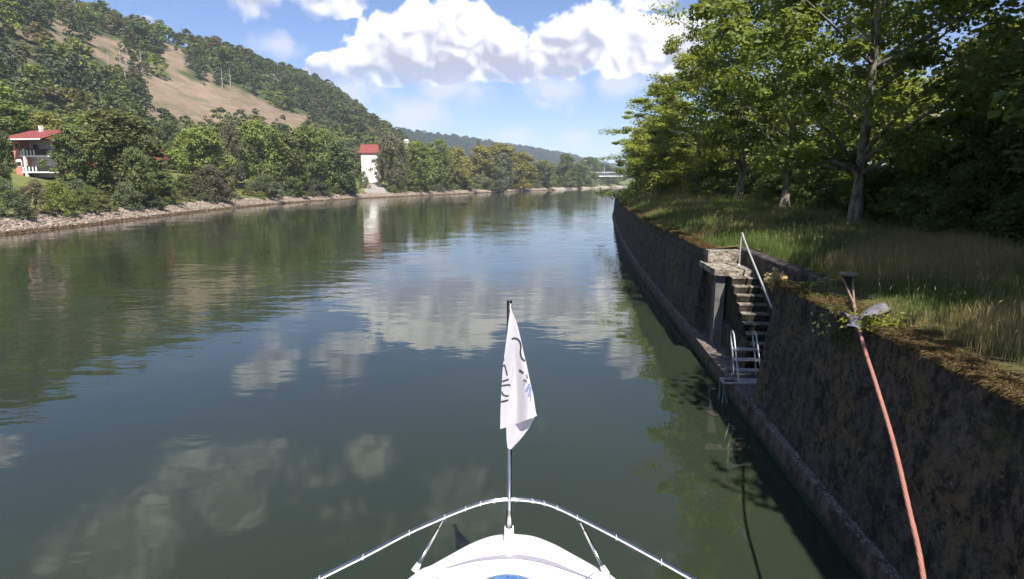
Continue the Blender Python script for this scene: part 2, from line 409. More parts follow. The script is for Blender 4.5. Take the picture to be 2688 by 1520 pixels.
hill = mk('hillside', np.stack([gx, gy, gz], -1), grid_faces(len(ti), len(Sg)), m, None, True, {'gcol': ('FLOAT_COLOR', col)})
tag(hill, kind='structure')

# ---- rubble along the waterline
def rock_proto(r_):
    th = np.array([[x, y, z] for x in (-1, 1) for y in (-1, 1) for z in (-1, 1)], float)
    th = unit(th + r_.normal(0, .35, th.shape)) * (0.8 + .4 * r_.random((8, 1)))
    return th
BOXF = np.array([[0, 1, 3, 2], [4, 6, 7, 5], [0, 4, 5, 1], [2, 3, 7, 6], [0, 2, 6, 4], [1, 5, 7, 3]])
r_ = np.random.default_rng(11)
V, F = [], []; cnt = 0
protos = [rock_proto(r_) for _ in range(12)]
N = 20000
tq = 165 + (r_.random(N) ** 1.7) * 420; sq = np.clip(r_.normal(1.6, .9, N), 0.25, 3.6)
ii = np.clip((tq / 2.5).astype(int), 0, len(TT) - 1)
rx = BX[ii] + NX[ii] * sq + TX[ii] * (tq / 2.5 - ii); ry = BY[ii] + NY[ii] * sq + TY[ii] * (tq / 2.5 - ii); rz = land_z(tq, sq, rx, ry)
sz_ = r_.uniform(.08, .21, N) * (1 + (tq - 165) / 400)
for k in range(N):
    q = protos[k % 12] * sz_[k] * np.array([1.2, 1, .7]); an = r_.random() * 6.28; c_, s_ = math.cos(an), math.sin(an)
    q = np.stack([q[:, 0] * c_ - q[:, 1] * s_, q[:, 0] * s_ + q[:, 1] * c_, q[:, 2]], -1) + (rx[k], ry[k], rz[k] + sz_[k] * .2)
    V.append(q); F.append(BOXF + 8 * k)
rc = np.repeat(r_.random(N), 8)
m, t = new_mat('bank_rubble')
rn = t.node('ShaderNodeAttribute', attribute_name='rnd').outputs['Fac']
cc = t.mix(rn, (0.17, 0.135, 0.108), (0.43, 0.35, 0.285))
zz = t.node('ShaderNodeSeparateXYZ', {0: wpos(t)}).outputs[2]
cc = t.mix(t.sstep(zz, 0.42, 0.2), cc, (0.11, 0.075, 0.045))
principled(t, cc, 0.9, 0.2)
tag(mk('bank_rubble', np.concatenate(V), np.concatenate(F), m, None, False, {'rnd': ('FLOAT', rc)}), 'pale broken stone rubble along the far waterline', None, kind='stuff')

# ---- far wooded ridge beyond the bend
az_ = np.array([-16, -10.3, -5, 1.95, 5.44, 8.2, 12, 20]); el_ = np.array([4.9, 4.62, 4.05, 3.03, 2.45, 1.75, 1.2, .6]); ds_ = np.array([1500, 1560, 1750, 2100, 2400, 2700, 3000, 3300.])
aa = np.linspace(-16, 20, 110); dd = np.interp(aa, az_, ds_); ee = np.interp(aa, az_, el_)
cx, cy, czz = dd * np.sin(np.radians(aa)), dd * np.cos(np.radians(aa)), 5 + dd * np.tan(np.radians(ee)) - 9
fr = np.linspace(-0.35, 1, 26)          # 1 = crest, going down toward the river, negative side behind the crest
fx, fy = [], []; V = []
dirx, diry = 0.42, -0.907
for k in range(110):
    for f in fr:
        dn = (1 - f) * 420
        X, Y = cx[k] + dirx * dn, cy[k] + diry * dn
        Z = 6 + (czz[k] - 6) * (np.clip(f, 0, 1) ** 1.2) if f > 0 else 6 * (1 + f)
        V.append((X, Y, Z))
    X, Y = cx[k] - dirx * 200, cy[k] - diry * 200; V.append((X, Y, czz[k] - 20))
V = np.array(V); V[:, 2] += (n2d(V[:, 0], V[:, 1], 1 / 120., 8.) - .5) * 8
FARV = V.reshape(110, 27, 3)
m, t = new_mat('far_forest_floor'); n = t.noise(wpos(t), 0.02, 4)
principled(t, t.mix(n, (0.03, 0.045, 0.02), (0.055, 0.07, 0.03)), 0.95, 0.1)
tag(mk('far_hill', V, grid_faces(110, 27), m, None, True), kind='structure')
# valley floor beyond the bend, so nothing ends at the water
m, t = new_mat('valley_meadow'); n = t.noise(wpos(t), 0.05, 5, 0.6)
principled(t, t.mix(n, (0.07, 0.10, 0.03), (0.16, 0.16, 0.07)), 0.95, 0.1)
M_MEADOW = m

# ---- right bank
A = math.atan2(ray(1497, 479).x, ray(1497, 479).y); sa, ca = math.sin(A), math.cos(A)
def bend(u): return 0.0122 * np.clip(np.asarray(u, float) - 34, 0, 900) ** 1.31 + .055 * np.clip(np.asarray(u, float) - 95, 0, 900) ** 1.05
def WP(u, v, z):
    v = np.asarray(v, float) + bend(u)
    return np.stack(np.broadcast_arrays(u * sa + v * ca, u * ca - v * sa, z), -1)
def WPt(u, v, z): return Vector(WP(np.float64(u), v, z).tolist())
V_TOP, V_BOT, H_WALL = 4.20, 3.93, 3.0
U0, U1 = 12.7, 19.2                        # the recess for the steps
V_IN = 5.12
def gr_z(u, v):                            # grass bank height, wall coordinates
    q = np.asarray(v, float) - V_TOP
    x, y = u * sa + v * ca, u * ca - v * sa
    f = np.clip((np.asarray(u, float) - 106) / 2, 0, 1)
    z_ = H_WALL - .02 + np.interp(q, [0, .5, 3, 8, 20, 60], [0, .03, .16, .42, .7, 1.0]) + (n2d(x, y, .35, 3.0, 3) - .5) * .22 * np.clip(q / .8, 0, 1)
    return z_ * (1 - f) + np.minimum(z_, q * .45 - .1) * f
ug = np.r_[np.arange(-14, 9, .8), np.arange(9, 24, .35), np.arange(24, 60, 1.0), np.arange(60, 110, 2.5), np.arange(112, 700, 14)]
def strip(us, vs):
    uu, vv = np.meshgrid(us, vs, indexing='ij'); P = WP(uu, vv, gr_z(uu, vv)); return P
m, t = new_mat('grass_bank_soil'); p = wpos(t)
n = t.noise(p, 1.3, 6, 0.65); n2_ = t.noise(p, 7.0, 4, 0.6)
cc = t.mix(t.sstep(n, .3, .7), (0.045, 0.055, 0.018), (0.115, 0.10, 0.04)); cc = t.mix(t.m('MULTIPLY', n2_, .4), cc, (0.15, 0.115, 0.06))
principled(t, cc, .95, .1, 0, t.bump(n2_, .6, .05)); M_SOIL = m
vs_out = np.r_[4.16, 4.4, 4.7, 5.02]
vs_in = np.r_[5.38, 5.8, 6.4, 7, 8, 9, 10.5, 12, 14, 17, 21, 26, 33, 45, 70, 120, 260, 600, 1500]
mb = MB()
def addgrid(P): mb.addnp(P.reshape(-1, 3), grid_faces(P.shape[0], P.shape[1]))
un = ug[ug < U0 - .2]; addgrid(strip(np.r_[un, U0 - .02], vs_out)); uf = ug[ug > U1 + .2]; addgrid(strip(np.r_[U1 + .02, uf[uf < 108]], vs_out))
addgrid(strip(np.r_[un, U0 - .02], np.r_[5.02, 5.38])); addgrid(strip(np.r_[U1 + .02, uf[uf < 108]], np.r_[5.02, 5.38]))
addgrid(strip(ug, vs_in))
addgrid(strip(uf[uf > 109], np.r_[2.0, 4.2, 5.38]))
tag(mb.build('grass_bank', M_SOIL, None, True), kind='structure')
tag(mk('valley_floor', [(-900, 1010, 2.4), (2600, 1010, 2.4), (2600, 3000, 2.4), (-900, 3000, 2.4)], [np.array([[0, 1, 2, 3]])], M_MEADOW), kind='structure')

# ================================================================== quay wall
m, t = new_mat('weathered_quay_concrete'); p = wpos(t)
zz = t.node('ShaderNodeSeparateXYZ', {0: p}).outputs[2]
pv = t.vm('MULTIPLY', p, (1.3, 1.3, 0.55))
st = t.noise(pv, 2.2, 8, 0.72, 0.6); big = t.noise(p, 0.55, 5, 0.6); fine = t.noise(p, 14, 5, 0.7); spk = t.noise(p, 17, 3, 0.6)
mot = t.noise(p, 6.5, 9, .78, .4)
cc = t.mix(t.sstep(t.m('MULTIPLY_ADD', mot, .6, t.m('MULTIPLY', st, .4)), .40, .62), (0.018, 0.016, 0.015), (0.125, 0.106, 0.090))
cc = t.mix(t.m('MULTIPLY', t.m('MULTIPLY', t.sstep(big, .47, .60), t.sstep(mot, .44, .56)), .75), cc, (0.155, 0.110, 0.060))         # ochre lichen
cc = t.mix(t.m('MULTIPLY', t.sstep(fine, .50, .70), .55), cc, (0.022, 0.022, 0.018))
cc = t.mix(t.m('MULTIPLY', t.sstep(spk, .66, .72), .6), cc, (0.30, 0.275, 0.25))            # pale flecks
grn = t.noise(p, 1.1, 4, .6)
cc = t.mix(t.m('MULTIPLY', t.m('MULTIPLY', t.sstep(grn, .5, .68), t.sstep(zz, 1.9, 3.0)), .75), cc, (0.045, 0.055, 0.015))
hh = t.m('ADD', t.m('MULTIPLY', fine, .6), t.m('MULTIPLY', st, .6))
principled(t, cc, .92, .2, 0, t.bump(hh, .85, .05)); M_WALL = m
m, t = new_mat('silt_stained_plinth'); p = wpos(t); zz = t.node('ShaderNodeSeparateXYZ', {0: p}).outputs[2]
n = t.noise(p, 3.2, 8, .74); n3 = t.noise(p, 16, 5, .65)
cc = t.mix(t.sstep(n, .40, .60), (0.045, 0.036, 0.031), (0.155, 0.116, 0.098)); cc = t.mix(t.m('MULTIPLY', t.sstep(zz, .36, .42), t.sstep(n3, .50, .60)), cc, (0.25, 0.21, 0.18)); cc = t.mix(t.m('MULTIPLY', t.sstep(n3, .6, .72), .6), cc, (0.30, 0.265, 0.24))
cc = t.mix(t.sstep(zz, .17, .06), cc, (0.035, 0.045, 0.022))
principled(t, cc, .85, .3, 0, t.bump(n3, .8, .03)); M_PLINTH = m
m, t = new_mat('exposed_aggregate'); p = wpos(t); n = t.noise(p, 5, 5, .65)
vo = t.node('ShaderNodeTexVoronoi', {'Vector': p, 'Scale': 11.0}, feature='F1'); f = vo.outputs['Distance']
cc = t.mix(t.sstep(n, .35, .65), (0.10, 0.085, 0.06), (0.34, 0.30, 0.24)); cc = t.mix(t.m('MULTIPLY', t.sstep(f, .32, .2), t.sstep(t.noise(p, 9, 2), .52, .6)), cc, (0.62, 0.58, 0.52))
principled(t, cc, .9, .2, 0, t.bump(t.m('ADD', n, t.m('MULTIPLY', f, -.6)), .8, .05)); M_AGG = m
M_PIER = mat_simple('smooth_cast_concrete', (0.13, 0.12, 0.112), .85, .25, 0, .35, 1.6, .3, 18)
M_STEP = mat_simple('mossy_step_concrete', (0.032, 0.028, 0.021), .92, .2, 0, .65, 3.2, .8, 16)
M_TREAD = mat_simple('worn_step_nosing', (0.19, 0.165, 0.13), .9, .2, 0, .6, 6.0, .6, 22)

quay = empty('quay_wall', WPt(16, V_TOP, 0), 0, 'long dark weathered concrete quay wall with a recessed flight of steps', 'quay wall')
def qp(o):
    o.parent = quay; o.matrix_parent_inverse.identity(); o.location = -Vector(quay.location); return o
def wall_face(name, us, zs, vfun, mat, amp=.03, seed=1., capz=None):
    uu, z2 = np.meshgrid(us, zs, indexing='ij')
    P = WP(uu, vfun(z2), z2)
    d = (fbm(np.stack([uu * 2.2 + seed, z2 * 2.2, np.full(uu.shape, seed)], -1), 3, .5) - .5) * 2 * amp
    d = d - .045 * np.exp(-((z2 - 2.52) / .05) ** 2) - .03 * np.exp(-((z2 - 1.41) / .05) ** 2) - .045 * np.exp(-((np.mod(uu, 8.3) - 4.1) / .06) ** 2)
    nrm = np.array([-ca, sa, 0.1]); P = P + nrm * d[..., None]
    return P
def face_v(z): return V_BOT + (V_TOP - V_BOT) * (np.asarray(z) - .42) / (H_WALL - .42)
zs = np.r_[.35, np.arange(.42, 3.0, .09), 3.0]
for nm, us in (('near_wall_section', np.r_[np.arange(-13, 4, .4), np.arange(4, U0, .1), U0]), ('far_wall_section', np.r_[U1, np.arange(U1 + .12, 40, .2), np.arange(40, 108, .8)])):
    P = wall_face(nm, us, zs, face_v, M_WALL, .030, 3.)
    n_u, n_z = P.shape[:2]
    # ragged top: coping 0.9 m wide with worn edge
    top = []
    for dv in (.02, .10, .3, .62, .9):
        zt = H_WALL - (.05 if dv < .05 else 0) + (fbm(np.stack([us * 3, np.full(us.shape, dv * 4), np.zeros_like(us)], -1), 4) - .5) * .10
        top.append(WP(us, V_TOP + dv, zt))
    P = np.concatenate([P, np.stack(top, 1)], 1)
    mb = MB(); mb.addnp(P.reshape(-1, 3), grid_faces(P.shape[0], P.shape[1])[:, ::-1])
    ue = U0 if nm.startswith('near') else U1          # end face of the section at the recess
    s1 = P[-1] if nm.startswith('near') else P[0]
    back = s1.copy(); q = np.r_[np.linspace(.35, 2.98, len(s1))]
    back = WP(np.full(len(s1), ue), np.full(len(s1), V_IN + .1), np.minimum(q, s1[:, 2]))
    mid = s1 * .5 + back * .5; mid = mid + (np.random.default_rng(5).random(mid.shape) - .5) * .04
    E3 = np.stack([s1, mid, back]); f = grid_faces(3, len(s1)); mb.addnp(E3.reshape(-1, 3), f if nm.startswith('near') else f[:, ::-1])
    qp(mb.build('wall_section', M_WALL, None, True))
# plinth along the foot
for us in (np.r_[np.arange(-13, 4, .5), np.arange(4, U0 + .9, .12)], np.r_[np.arange(U1 - 1.2, 40, .25), np.arange(40, 108, 1)]):
    prof = [(3.78, -1.2), (3.80, .0), (3.815, .2), (3.835, .395), (3.85, .425), (3.93, .44), (4.0, .46)]
    P = np.stack([WP(us, pv_ + (fbm(np.stack([us * 4, np.full(us.shape, i * 3.), np.ones_like(us)], -1), 4) - .5) * .035, pz + (fbm(np.stack([us * 4, np.full(us.shape, i * 3.), np.ones_like(us) * 7], -1), 4) - .5) * .03) for i, (pv_, pz) in enumerate(prof)], 1)
    mb = MB(); mb.addnp(P.reshape(-1, 3), grid_faces(P.shape[0], P.shape[1])[:, ::-1]); qp(mb.build('plinth', M_PLINTH, None, False))
def wbox(name, u0, u1, v0, v1, z0, z1, mat, nseg=(10, 5, 5), amp=.02, seed=0., parent_fn=qp):
    """roughened block in wall coordinates"""
    nu, nv, nz_ = nseg; mb = MB()
    def side(a, b, fn):
        A_, B_ = np.meshgrid(np.linspace(0, 1, a + 1), np.linspace(0, 1, b + 1), indexing='ij'); q = fn(A_, B_)
        q = np.stack(np.broadcast_arrays(*q), -1); d = np.stack([fbm(q * 3.1 + seed + 11 * k, 3) - .5 for k in range(3)], -1) * 2 * amp
        q = q + d; P = WP(q[..., 0], q[..., 1], q[..., 2]); mb.addnp(P.reshape(-1, 3), grid_faces(a + 1, b + 1))
    L = lambda x0, x1, a: x0 + (x1 - x0) * a
    side(nu, nv, lambda a, b: (L(u0, u1, a), L(v1, v0, b), z1)); side(nu, nv, lambda a, b: (L(u0, u1, a), L(v0, v1, b), z0))
    side(nu, nz_, lambda a, b: (L(u0, u1, a), v0, L(z1, z0, b))); side(nu, nz_, lambda a, b: (L(u0, u1, a), v1, L(z0, z1, b)))
    side(nv, nz_, lambda a, b: (u0, L(v0, v1, a), L(z0, z1, b))); side(nv, nz_, lambda a, b: (u1, L(v0, v1, a), L(z1, z0, b)))
    return parent_fn(mb.build(name, mat, None, False))
# wide ledge in the recess, rear retaining wall with its mossy top
wbox('ledge', U0 - .15, U1 + .1, 3.80, 4.62, -.6, .44, M_PLINTH, (40, 4, 4), .025, 2.)
P = wall_face('x', np.arange(U0 - .3, U1 + .4, .12), np.r_[.3, np.arange(.4, 3.0, .12), 3.02], lambda z: V_IN + 0 * z, M_WALL, .03, 9.)
tp = np.stack([WP(np.arange(U0 - .3, U1 + .4, .12), V_IN + d_, 3.04 + .03 * math.sin(7 * d_)) for d_ in (.05, .15, .28)], 1); P = np.concatenate([P, tp], 1)
mb = MB(); mb.addnp(P.reshape(-1, 3), grid_faces(P.shape[0], P.shape[1])[:, ::-1]); qp(mb.build('retaining_wall', M_WALL, None, True))
# landing, upper riser block, pier, steps
Z_L = 2.62
wbox('landing_slab', 17.15, U1, 4.02, V_IN, Z_L - .17, Z_L, M_AGG, (12, 8, 3), .03, 4.)
wbox('upper_step', U1 - .45, U1 + .25, 4.18, V_IN, Z_L, H_WALL - .02, M_AGG, (5, 8, 4), .03, 6.)
wbox('support_pier', 17.3, 17.65, 4.10, 4.36, .4, Z_L - .17, M_PIER, (3, 3, 14), .008, 8.)
wbox('recess_wall', 17.66, U1 + .05, 4.26, 4.44, .4, Z_L - .17, M_WALL, (8, 3, 14), .02, 9.)
RIS, TRD, NST = .188, .29, 8
for k in range(NST):
    zt = Z_L - RIS * (k + 1); u1_ = 17.15 - TRD * k
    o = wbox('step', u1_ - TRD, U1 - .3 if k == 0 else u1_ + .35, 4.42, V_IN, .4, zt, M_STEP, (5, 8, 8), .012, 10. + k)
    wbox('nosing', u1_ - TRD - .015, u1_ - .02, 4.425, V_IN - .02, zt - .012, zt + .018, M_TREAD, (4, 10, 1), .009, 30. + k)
wbox('stringer', 14.9, 17.3, 4.34, 4.43, .4, 1.15, M_WALL, (10, 2, 5), .03, 50.)

# ---- metal access ladder on the ledge
lad = empty('access_ladder', WPt(13.9, 4.35, .45), -A, 'grey galvanised access ladder with hooped rails on the ledge below the steps', 'ladder')
def LP(du, dv, z): return (dv, du, z - .45)       # local: x = across (v), y = along the wall (u)
VL, VR = -.40, .12
for v_ in (VL, VR):
    mb = MB(); pts = catmull([LP(.0, v_, .47), LP(.28, v_, .85), LP(.62, v_, 1.33), LP(.72, v_, 1.44), LP(.82, v_, 1.47), LP(.90, v_, 1.42), LP(.93, v_, 1.3), LP(.78, v_ + .02, .95), LP(.55, v_ + .02, .48)], 6)
    mb.tube(pts, .021, 8); mb.build('hoop_rail', M_GALV, lad, True)
for k in range(3): MB().box(VL + .02, VR + .16, .30 + k * .24, .30 + k * .24 + .17, .20 + RIS * k - .02, .20 + RIS * k + .012).build('tread', M_GALV, lad)
MB().box(VL - .02, VR + .30, -.12, .26, .0, .035).build('platform', M_GALV, lad)
mb = MB(); mb.box(-.74, VL - .02, -.12, -.075, 0, .035).box(-.74, VL - .02, .215, .26, 0, .035).box(-.785, -.74, -.12, .26, 0, .035); mb.build('outrigger_frame', M_GALV, lad)
for yy in (-.10, .235): MB().tube([(-.765, yy, 0), (-.765, yy, -1.0)], .022, 8).build('leg', M_GALV, lad, True)
MB().tube([(-.765, -.10, -.05), (-.60, -.1, -.75)], .018, 6).build('brace', M_GALV, lad, True)

# ---- handrail beside the steps
hr = empty('stair_handrail', WPt(18.1, 4.92, Z_L), -A, 'bent pale steel handrail rising beside the quay steps', 'handrail')
mb = MB(); pts = catmull([(0, 0, 0), (.0, -.01, .45), (.0, -.02, .82), (0, -.06, .93), (0, -.16, .93), (0, -.45, .74), (0, -1.6, .14), (0, -3.1, -.62)], 6)
mb.tube(pts, .026, 10); mb.build('rail', mat_simple('dull_aluminium', (0.58, 0.56, 0.52), .42, .5, .6, .12, 5), hr, True)
MB().tube([(0, 0, 0), (0, 0, .012)], .06, 12).build('foot_plate', M_GALV, hr)

# ---- bollard
m, t = new_mat('lichened_iron'); p = opos(t); n = t.noise(p, 9, 6, .65)
principled(t, t.mix(t.sstep(n, .35, .65), (0.15, 0.135, 0.09), (0.31, 0.285, 0.19)), .85, .3, 0, t.bump(n, .5, .02)); M_BOL = m
BOL = WPt(12.15, 5.34, 3.0)
bol = empty('mooring_bollard', BOL, 0, 'squat round mushroom-headed mooring bollard with a rope looped round it', 'bollard')
def lathe(prof, seg, name, mat, parent, squash=1.0):
    V = []; F = []
    for (r, z) in prof:
        for k in range(seg): V.append((r * math.cos(k * 2 * math.pi / seg), r * math.sin(k * 2 * math.pi / seg) * squash, z))
    for i in range(len(prof) - 1):
        for k in range(seg): F.append((i * seg + k, i * seg + (k + 1) % seg, (i + 1) * seg + (k + 1) % seg, (i + 1) * seg + k))
    F.append(tuple(range(seg))[::-1]); F.append(tuple((len(prof) - 1) * seg + k for k in range(seg)))
    return MB().add(V, F).build(name, mat, parent, True)
lathe([(.17, -.05), (.16, .02), (.10, .05), (.075, .12), (.075, .24)], 20, 'stem', mat_simple('rusted_iron', (0.055, 0.04, 0.032), .85, .3, .2, .4, 12, .5, 30), bol)
lathe([(.08, .225), (.15, .24), (.172, .262), (.170, .285), (.14, .300), (.05, .306)], 24, 'head', M_BOL, bol)

# ---- mooring rope (a bight round the bollard, two legs joining, then down to the boat)
m, t = new_mat('salmon_rope'); p = wpos(t)
tw = t.node('ShaderNodeTexWave', {'Vector': p, 'Scale': 20.0, 'Distortion': .8}, wave_type='BANDS', bands_direction='DIAGONAL').outputs[1]
n = t.noise(p, 3, 3)
cc = t.mix(tw, (0.28, 0.10, 0.075), (0.62, 0.29, 0.22)); zz = t.node('ShaderNodeSeparateXYZ', {0: p}).outputs[2]
cc = t.mix(t.m('MULTIPLY', t.sstep(n, .45, .7), .4), cc, (0.34, 0.22, 0.18)); cc = t.mix(t.m('MULTIPLY', t.sstep(zz, 2.95, 3.12), .6), cc, (0.30, 0.24, 0.19))
principled(t, cc, .8, .2, 0, t.bump(tw, .8, .012)); M_ROPE = m
rope = empty('mooring_rope', BOL, 0, 'salmon pink mooring rope running from the bollard down to the boat', 'rope')
def rp(o): o.parent = rope; o.location = -Vector(rope.location); return o
J = at_y(2242, 800, 9.3); J = Vector((J.x, J.y, J.z))
b0 = BOL + Vector((-.09, -.02, .17)); b1 = BOL + Vector((.092, -.02, .17)); 
loop = catmull([J, J.lerp(b0, .6), b0, BOL + Vector((-.05, .085, .18)), BOL + Vector((.06, .08, .18)), b1, J.lerp(b1, .5), J], 8)
MBr = MB(); MBr.tube(loop, .017, 8); rp(MBr.build('bight', M_ROPE, None, True))
K1 = at_y(2262, 890, 7.9); K2 = at_y(2300, 1010, 6.6); K3 = at_y(2345, 1160, 5.7); K4 = at_y(2385, 1330, 5.0); K5 = at_y(2425, 1525, 4.35); K6 = at_y(2470, 1800, 3.7)
END = Vector((2.05, 2.2, 1.35))
main = catmull([J, K1, K2, K3, K4, K5, K6.lerp(END, .5), END], 10)
# strands twisted round one another
mb = MB(); s_len = np.r_[0, np.cumsum(np.linalg.norm(np.diff(main, axis=0), axis=1))]
tt_ = np.linspace(0, s_len[-1], 700); C = np.stack([np.interp(tt_, s_len, main[:, k]) for k in range(3)], 1)
T_ = unit(np.gradient(C, axis=0)); s1 = unit(np.cross(T_, np.array([0, 0, 1.]))); s2 = np.cross(T_, s1)
for k in range(3):
    ph = tt_ * 2 * np.pi / .075 + k * 2 * np.pi / 3
    mb.tube(C + .0128 * (np.cos(ph)[:, None] * s1 + np.sin(ph)[:, None] * s2), .0112, 5, False)
rp(mb.build('strand_lay', M_ROPE, None, True))
# ---- grey sheeting under the rope
m = mat_simple('grey_plastic_sheet', (0.15, 0.142, 0.16), .5, .4, 0, .3, 5, .2, 20)
A0, B0 = np.array(at_z(2236, 860, 3.03)), np.array(at_z(2316, 806, 3.12)); ax_ = unit(B0 - A0); sd_ = unit(np.cross(ax_, np.array([0, 0, 1.])))
P = []
for f in np.linspace(0, 1, 20):
    for k, a_ in enumerate(np.linspace(-.35, math.pi * 1.02, 14)):
        rr = .062 + .030 * f + .008 * math.sin(f * 9 + k * .7); c_ = A0 * (1 - f) + B0 * f + np.array([0, 0, -.02 + .03 * math.sin(f * 3)])
        P.append(c_ + sd_ * rr * 1.25 * math.cos(a_) + np.array([0, 0, rr * .8 * math.sin(a_)]) + ax_ * .05 * math.sin(k * 1.3) * (f > .93))
Fl = np.array(at_z(2204, 820, 3.06)); nP = len(P)
for f in np.linspace(0, 1, 8):
    for g in np.linspace(0, 1, 6):
        q = (A0 * (1 - g * .35) + B0 * g * .35) * (1 - f) + Fl * f + np.array([0, 0, .05 * math.sin(f * 3 + g * 2) + .02]); P.append(q)
F_ = np.concatenate([grid_faces(20, 14), grid_faces(8, 6) + nP])
o = mk('plastic_sheet', np.array(P), F_, m, None, True); md_ = o.modifiers.new('thickness', 'SOLIDIFY'); md_.thickness = .008
tag(o, 'crumpled grey plastic sheet lying on the wall edge under the rope', 'sheet')

# ================================================================== boat
m, t = new_mat('white_gelcoat'); n = t.noise(opos(t), 3, 3)
principled(t, t.mix(n, (0.80, 0.80, 0.80), (0.84, 0.84, 0.83)), .22, .5); M_GEL = m
m, t = new_mat('blue_hatch_glass'); n = t.noise(opos(t), 22, 4, .6, 1.5)
principled(t, t.mix(t.sstep(n, .3, .75), (0.02, 0.075, 0.26), (0.10, 0.26, 0.48)), .12, .6); M_HATCH = m
M_TIE = mat_simple('white_nylon', (0.78, 0.77, 0.76), .5, .4, 0, .05)
DECK = 1.5
boat = empty('motor_boat', (0, 3, 0), 0, 'white motor boat bow with stainless steel rail, flagstaff and blue hatch', 'boat')
def bp(o): o.parent = boat; o.location = (0, -3, 0); return o
# deck outline (half), surveyed at the bow then carried aft
half = [(0, at_z(1340, 1407, DECK).y)]
for q in ((1394, 1413), (1448, 1433), (1500, 1461), (1550, 1489), (1601, 1517)):
    p_ = at_z(*q, DECK); half.append((p_.x + .012, p_.y))
half += [(1.35, 4.15), (1.62, 3.3), (1.80, 2.2), (1.9, .8), (1.92, -1), (1.92, -4)]
H_ = catmull(np.array(half), 6)
def ring(scale_in, z):                                # inset outline
    T_ = np.gradient(H_, axis=0); N_ = np.stack([-T_[:, 1], T_[:, 0]], 1); N_ /= np.linalg.norm(N_, axis=1)[:, None]
    Q = H_ - N_ * -scale_in if False else H_ + np.stack([T_[:, 1], -T_[:, 0]], 1) / np.linalg.norm(T_, axis=1)[:, None] * scale_in
    Q[:, 0] = np.maximum(Q[:, 0], 0); Q[0, 0] = 0
    L = Q[1:][::-1] * np.array([-1, 1]); return np.concatenate([L, Q]), z
def loft(name, rings, mat, smooth=True):
    P = np.stack([np.column_stack([q, np.full(len(q), z) if np.isscalar(z) else z]) for q, z in rings], 0)
    mb = MB(); mb.addnp(P.reshape(-1, 3), grid_faces(P.shape[0], P.shape[1])); return bp(mb.build(name, mat, None, smooth))
def flare(k): q, _ = ring(0, 0); return q * np.array([1, 1])
base, _ = ring(0, DECK)
def hull_ring(f, z): q = base.copy(); q[:, 0] *= (1 - .30 * f); q[:, 1] = np.where(q[:, 1] > 2, 2 + (q[:, 1] - 2) * (1 - .28 * f), q[:, 1]); return q, z
loft('hull', [hull_ring(1.0, -.35), hull_ring(.85, .05), hull_ring(.5, .6), hull_ring(.2, 1.1), hull_ring(.02, 1.42), hull_ring(0, DECK - .02)], M_GEL)
def sagring(i, z): return ring(i, z)
loft('gunwale', [ring(0, DECK - .02), ring(-.015, DECK - .03), ring(-.02, DECK), ring(.0, DECK + .025), ring(.06, DECK + .035), ring(.25, DECK + .044), ring(.335, DECK + .05)], M_GEL)
inner, _ = ring(.335, 0)
ctr = np.column_stack([np.zeros(len(inner)), inner[:, 1]])
fd = [(inner * (1 - f) + ctr * f, DECK + .05 + .002 * f) for f in (0, .3, .7, 1)]
loft('foredeck', fd, M_GEL)
# flat grey crescent strip laid just above the white foredeck
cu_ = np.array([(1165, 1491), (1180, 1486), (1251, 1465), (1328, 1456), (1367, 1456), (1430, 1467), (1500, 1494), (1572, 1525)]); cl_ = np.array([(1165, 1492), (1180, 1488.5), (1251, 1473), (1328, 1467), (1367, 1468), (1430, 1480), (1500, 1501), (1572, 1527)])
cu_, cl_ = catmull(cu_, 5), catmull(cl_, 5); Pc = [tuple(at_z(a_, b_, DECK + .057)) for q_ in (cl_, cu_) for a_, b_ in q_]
bp(mk('grey_crescent', Pc, grid_faces(2, len(cu_)), mat_simple('crescent_grey', (0.27, 0.255, 0.30), .8, .3, 0, .08, 20)))
# hatch
hc = at_z(1334, 1503, DECK + .09); HR = .34; hy = hc.y - HR
o = lathe([(HR + .03, 0), (HR + .03, .03), (HR + .005, .045)], 48, 'hatch_frame', M_GEL, boat); o.location = (-.035, hy - 3, DECK + .045)
o2 = lathe([(HR, 0), (HR, .035), (HR * .8, .06), (HR * .4, .075), (.02, .08)], 48, 'hatch_lid', M_HATCH, boat); o2.location = (-.035, hy - 3, DECK + .048)
# staff
PY = at_z(1337, 1402, DECK + .03).y; PX = -.028
ztop = at_y(1340, 788, PY).z; zr = at_y(1340, 1309, PY).z
mb = MB(); mb.tube([(PX, PY, DECK + .1), (PX + .004, PY, ztop)], .0245, 16); bp(mb.build('flagstaff', M_STEEL, None, True))
mb = MB(); mb.tube([(PX, PY, DECK + .03), (PX, PY, at_y(1340, 1337, PY).z)], [.036, .027], 16); bp(mb.build('staff_socket', M_STEEL, None, True))
mb = MB(); mb.box(-.048, .046, -.16, .045, 0, .075); o = bp(mb.build('staff_bracket', M_GEL)); bv = o.modifiers.new('round', 'BEVEL'); bv.width = .012; bv.segments = 2; o.location = Vector((PX, PY - 3, DECK + .03))
mb = MB(); kz = DECK; ky = at_z(1336, 1472, DECK - .02).y
mb.box(-.022, .022, ky, PY - .16, DECK + .03, DECK + .085); o = bp(mb.build('chain_stopper', M_GEL)); o.location = (PX, -3, 0)
o = lathe([(.045, -.04), (.048, .02), (.03, .045), (.005, .05)], 16, 'bow_cleat', M_GEL, boat); o.location = (PX, ky - 3, DECK + .06)
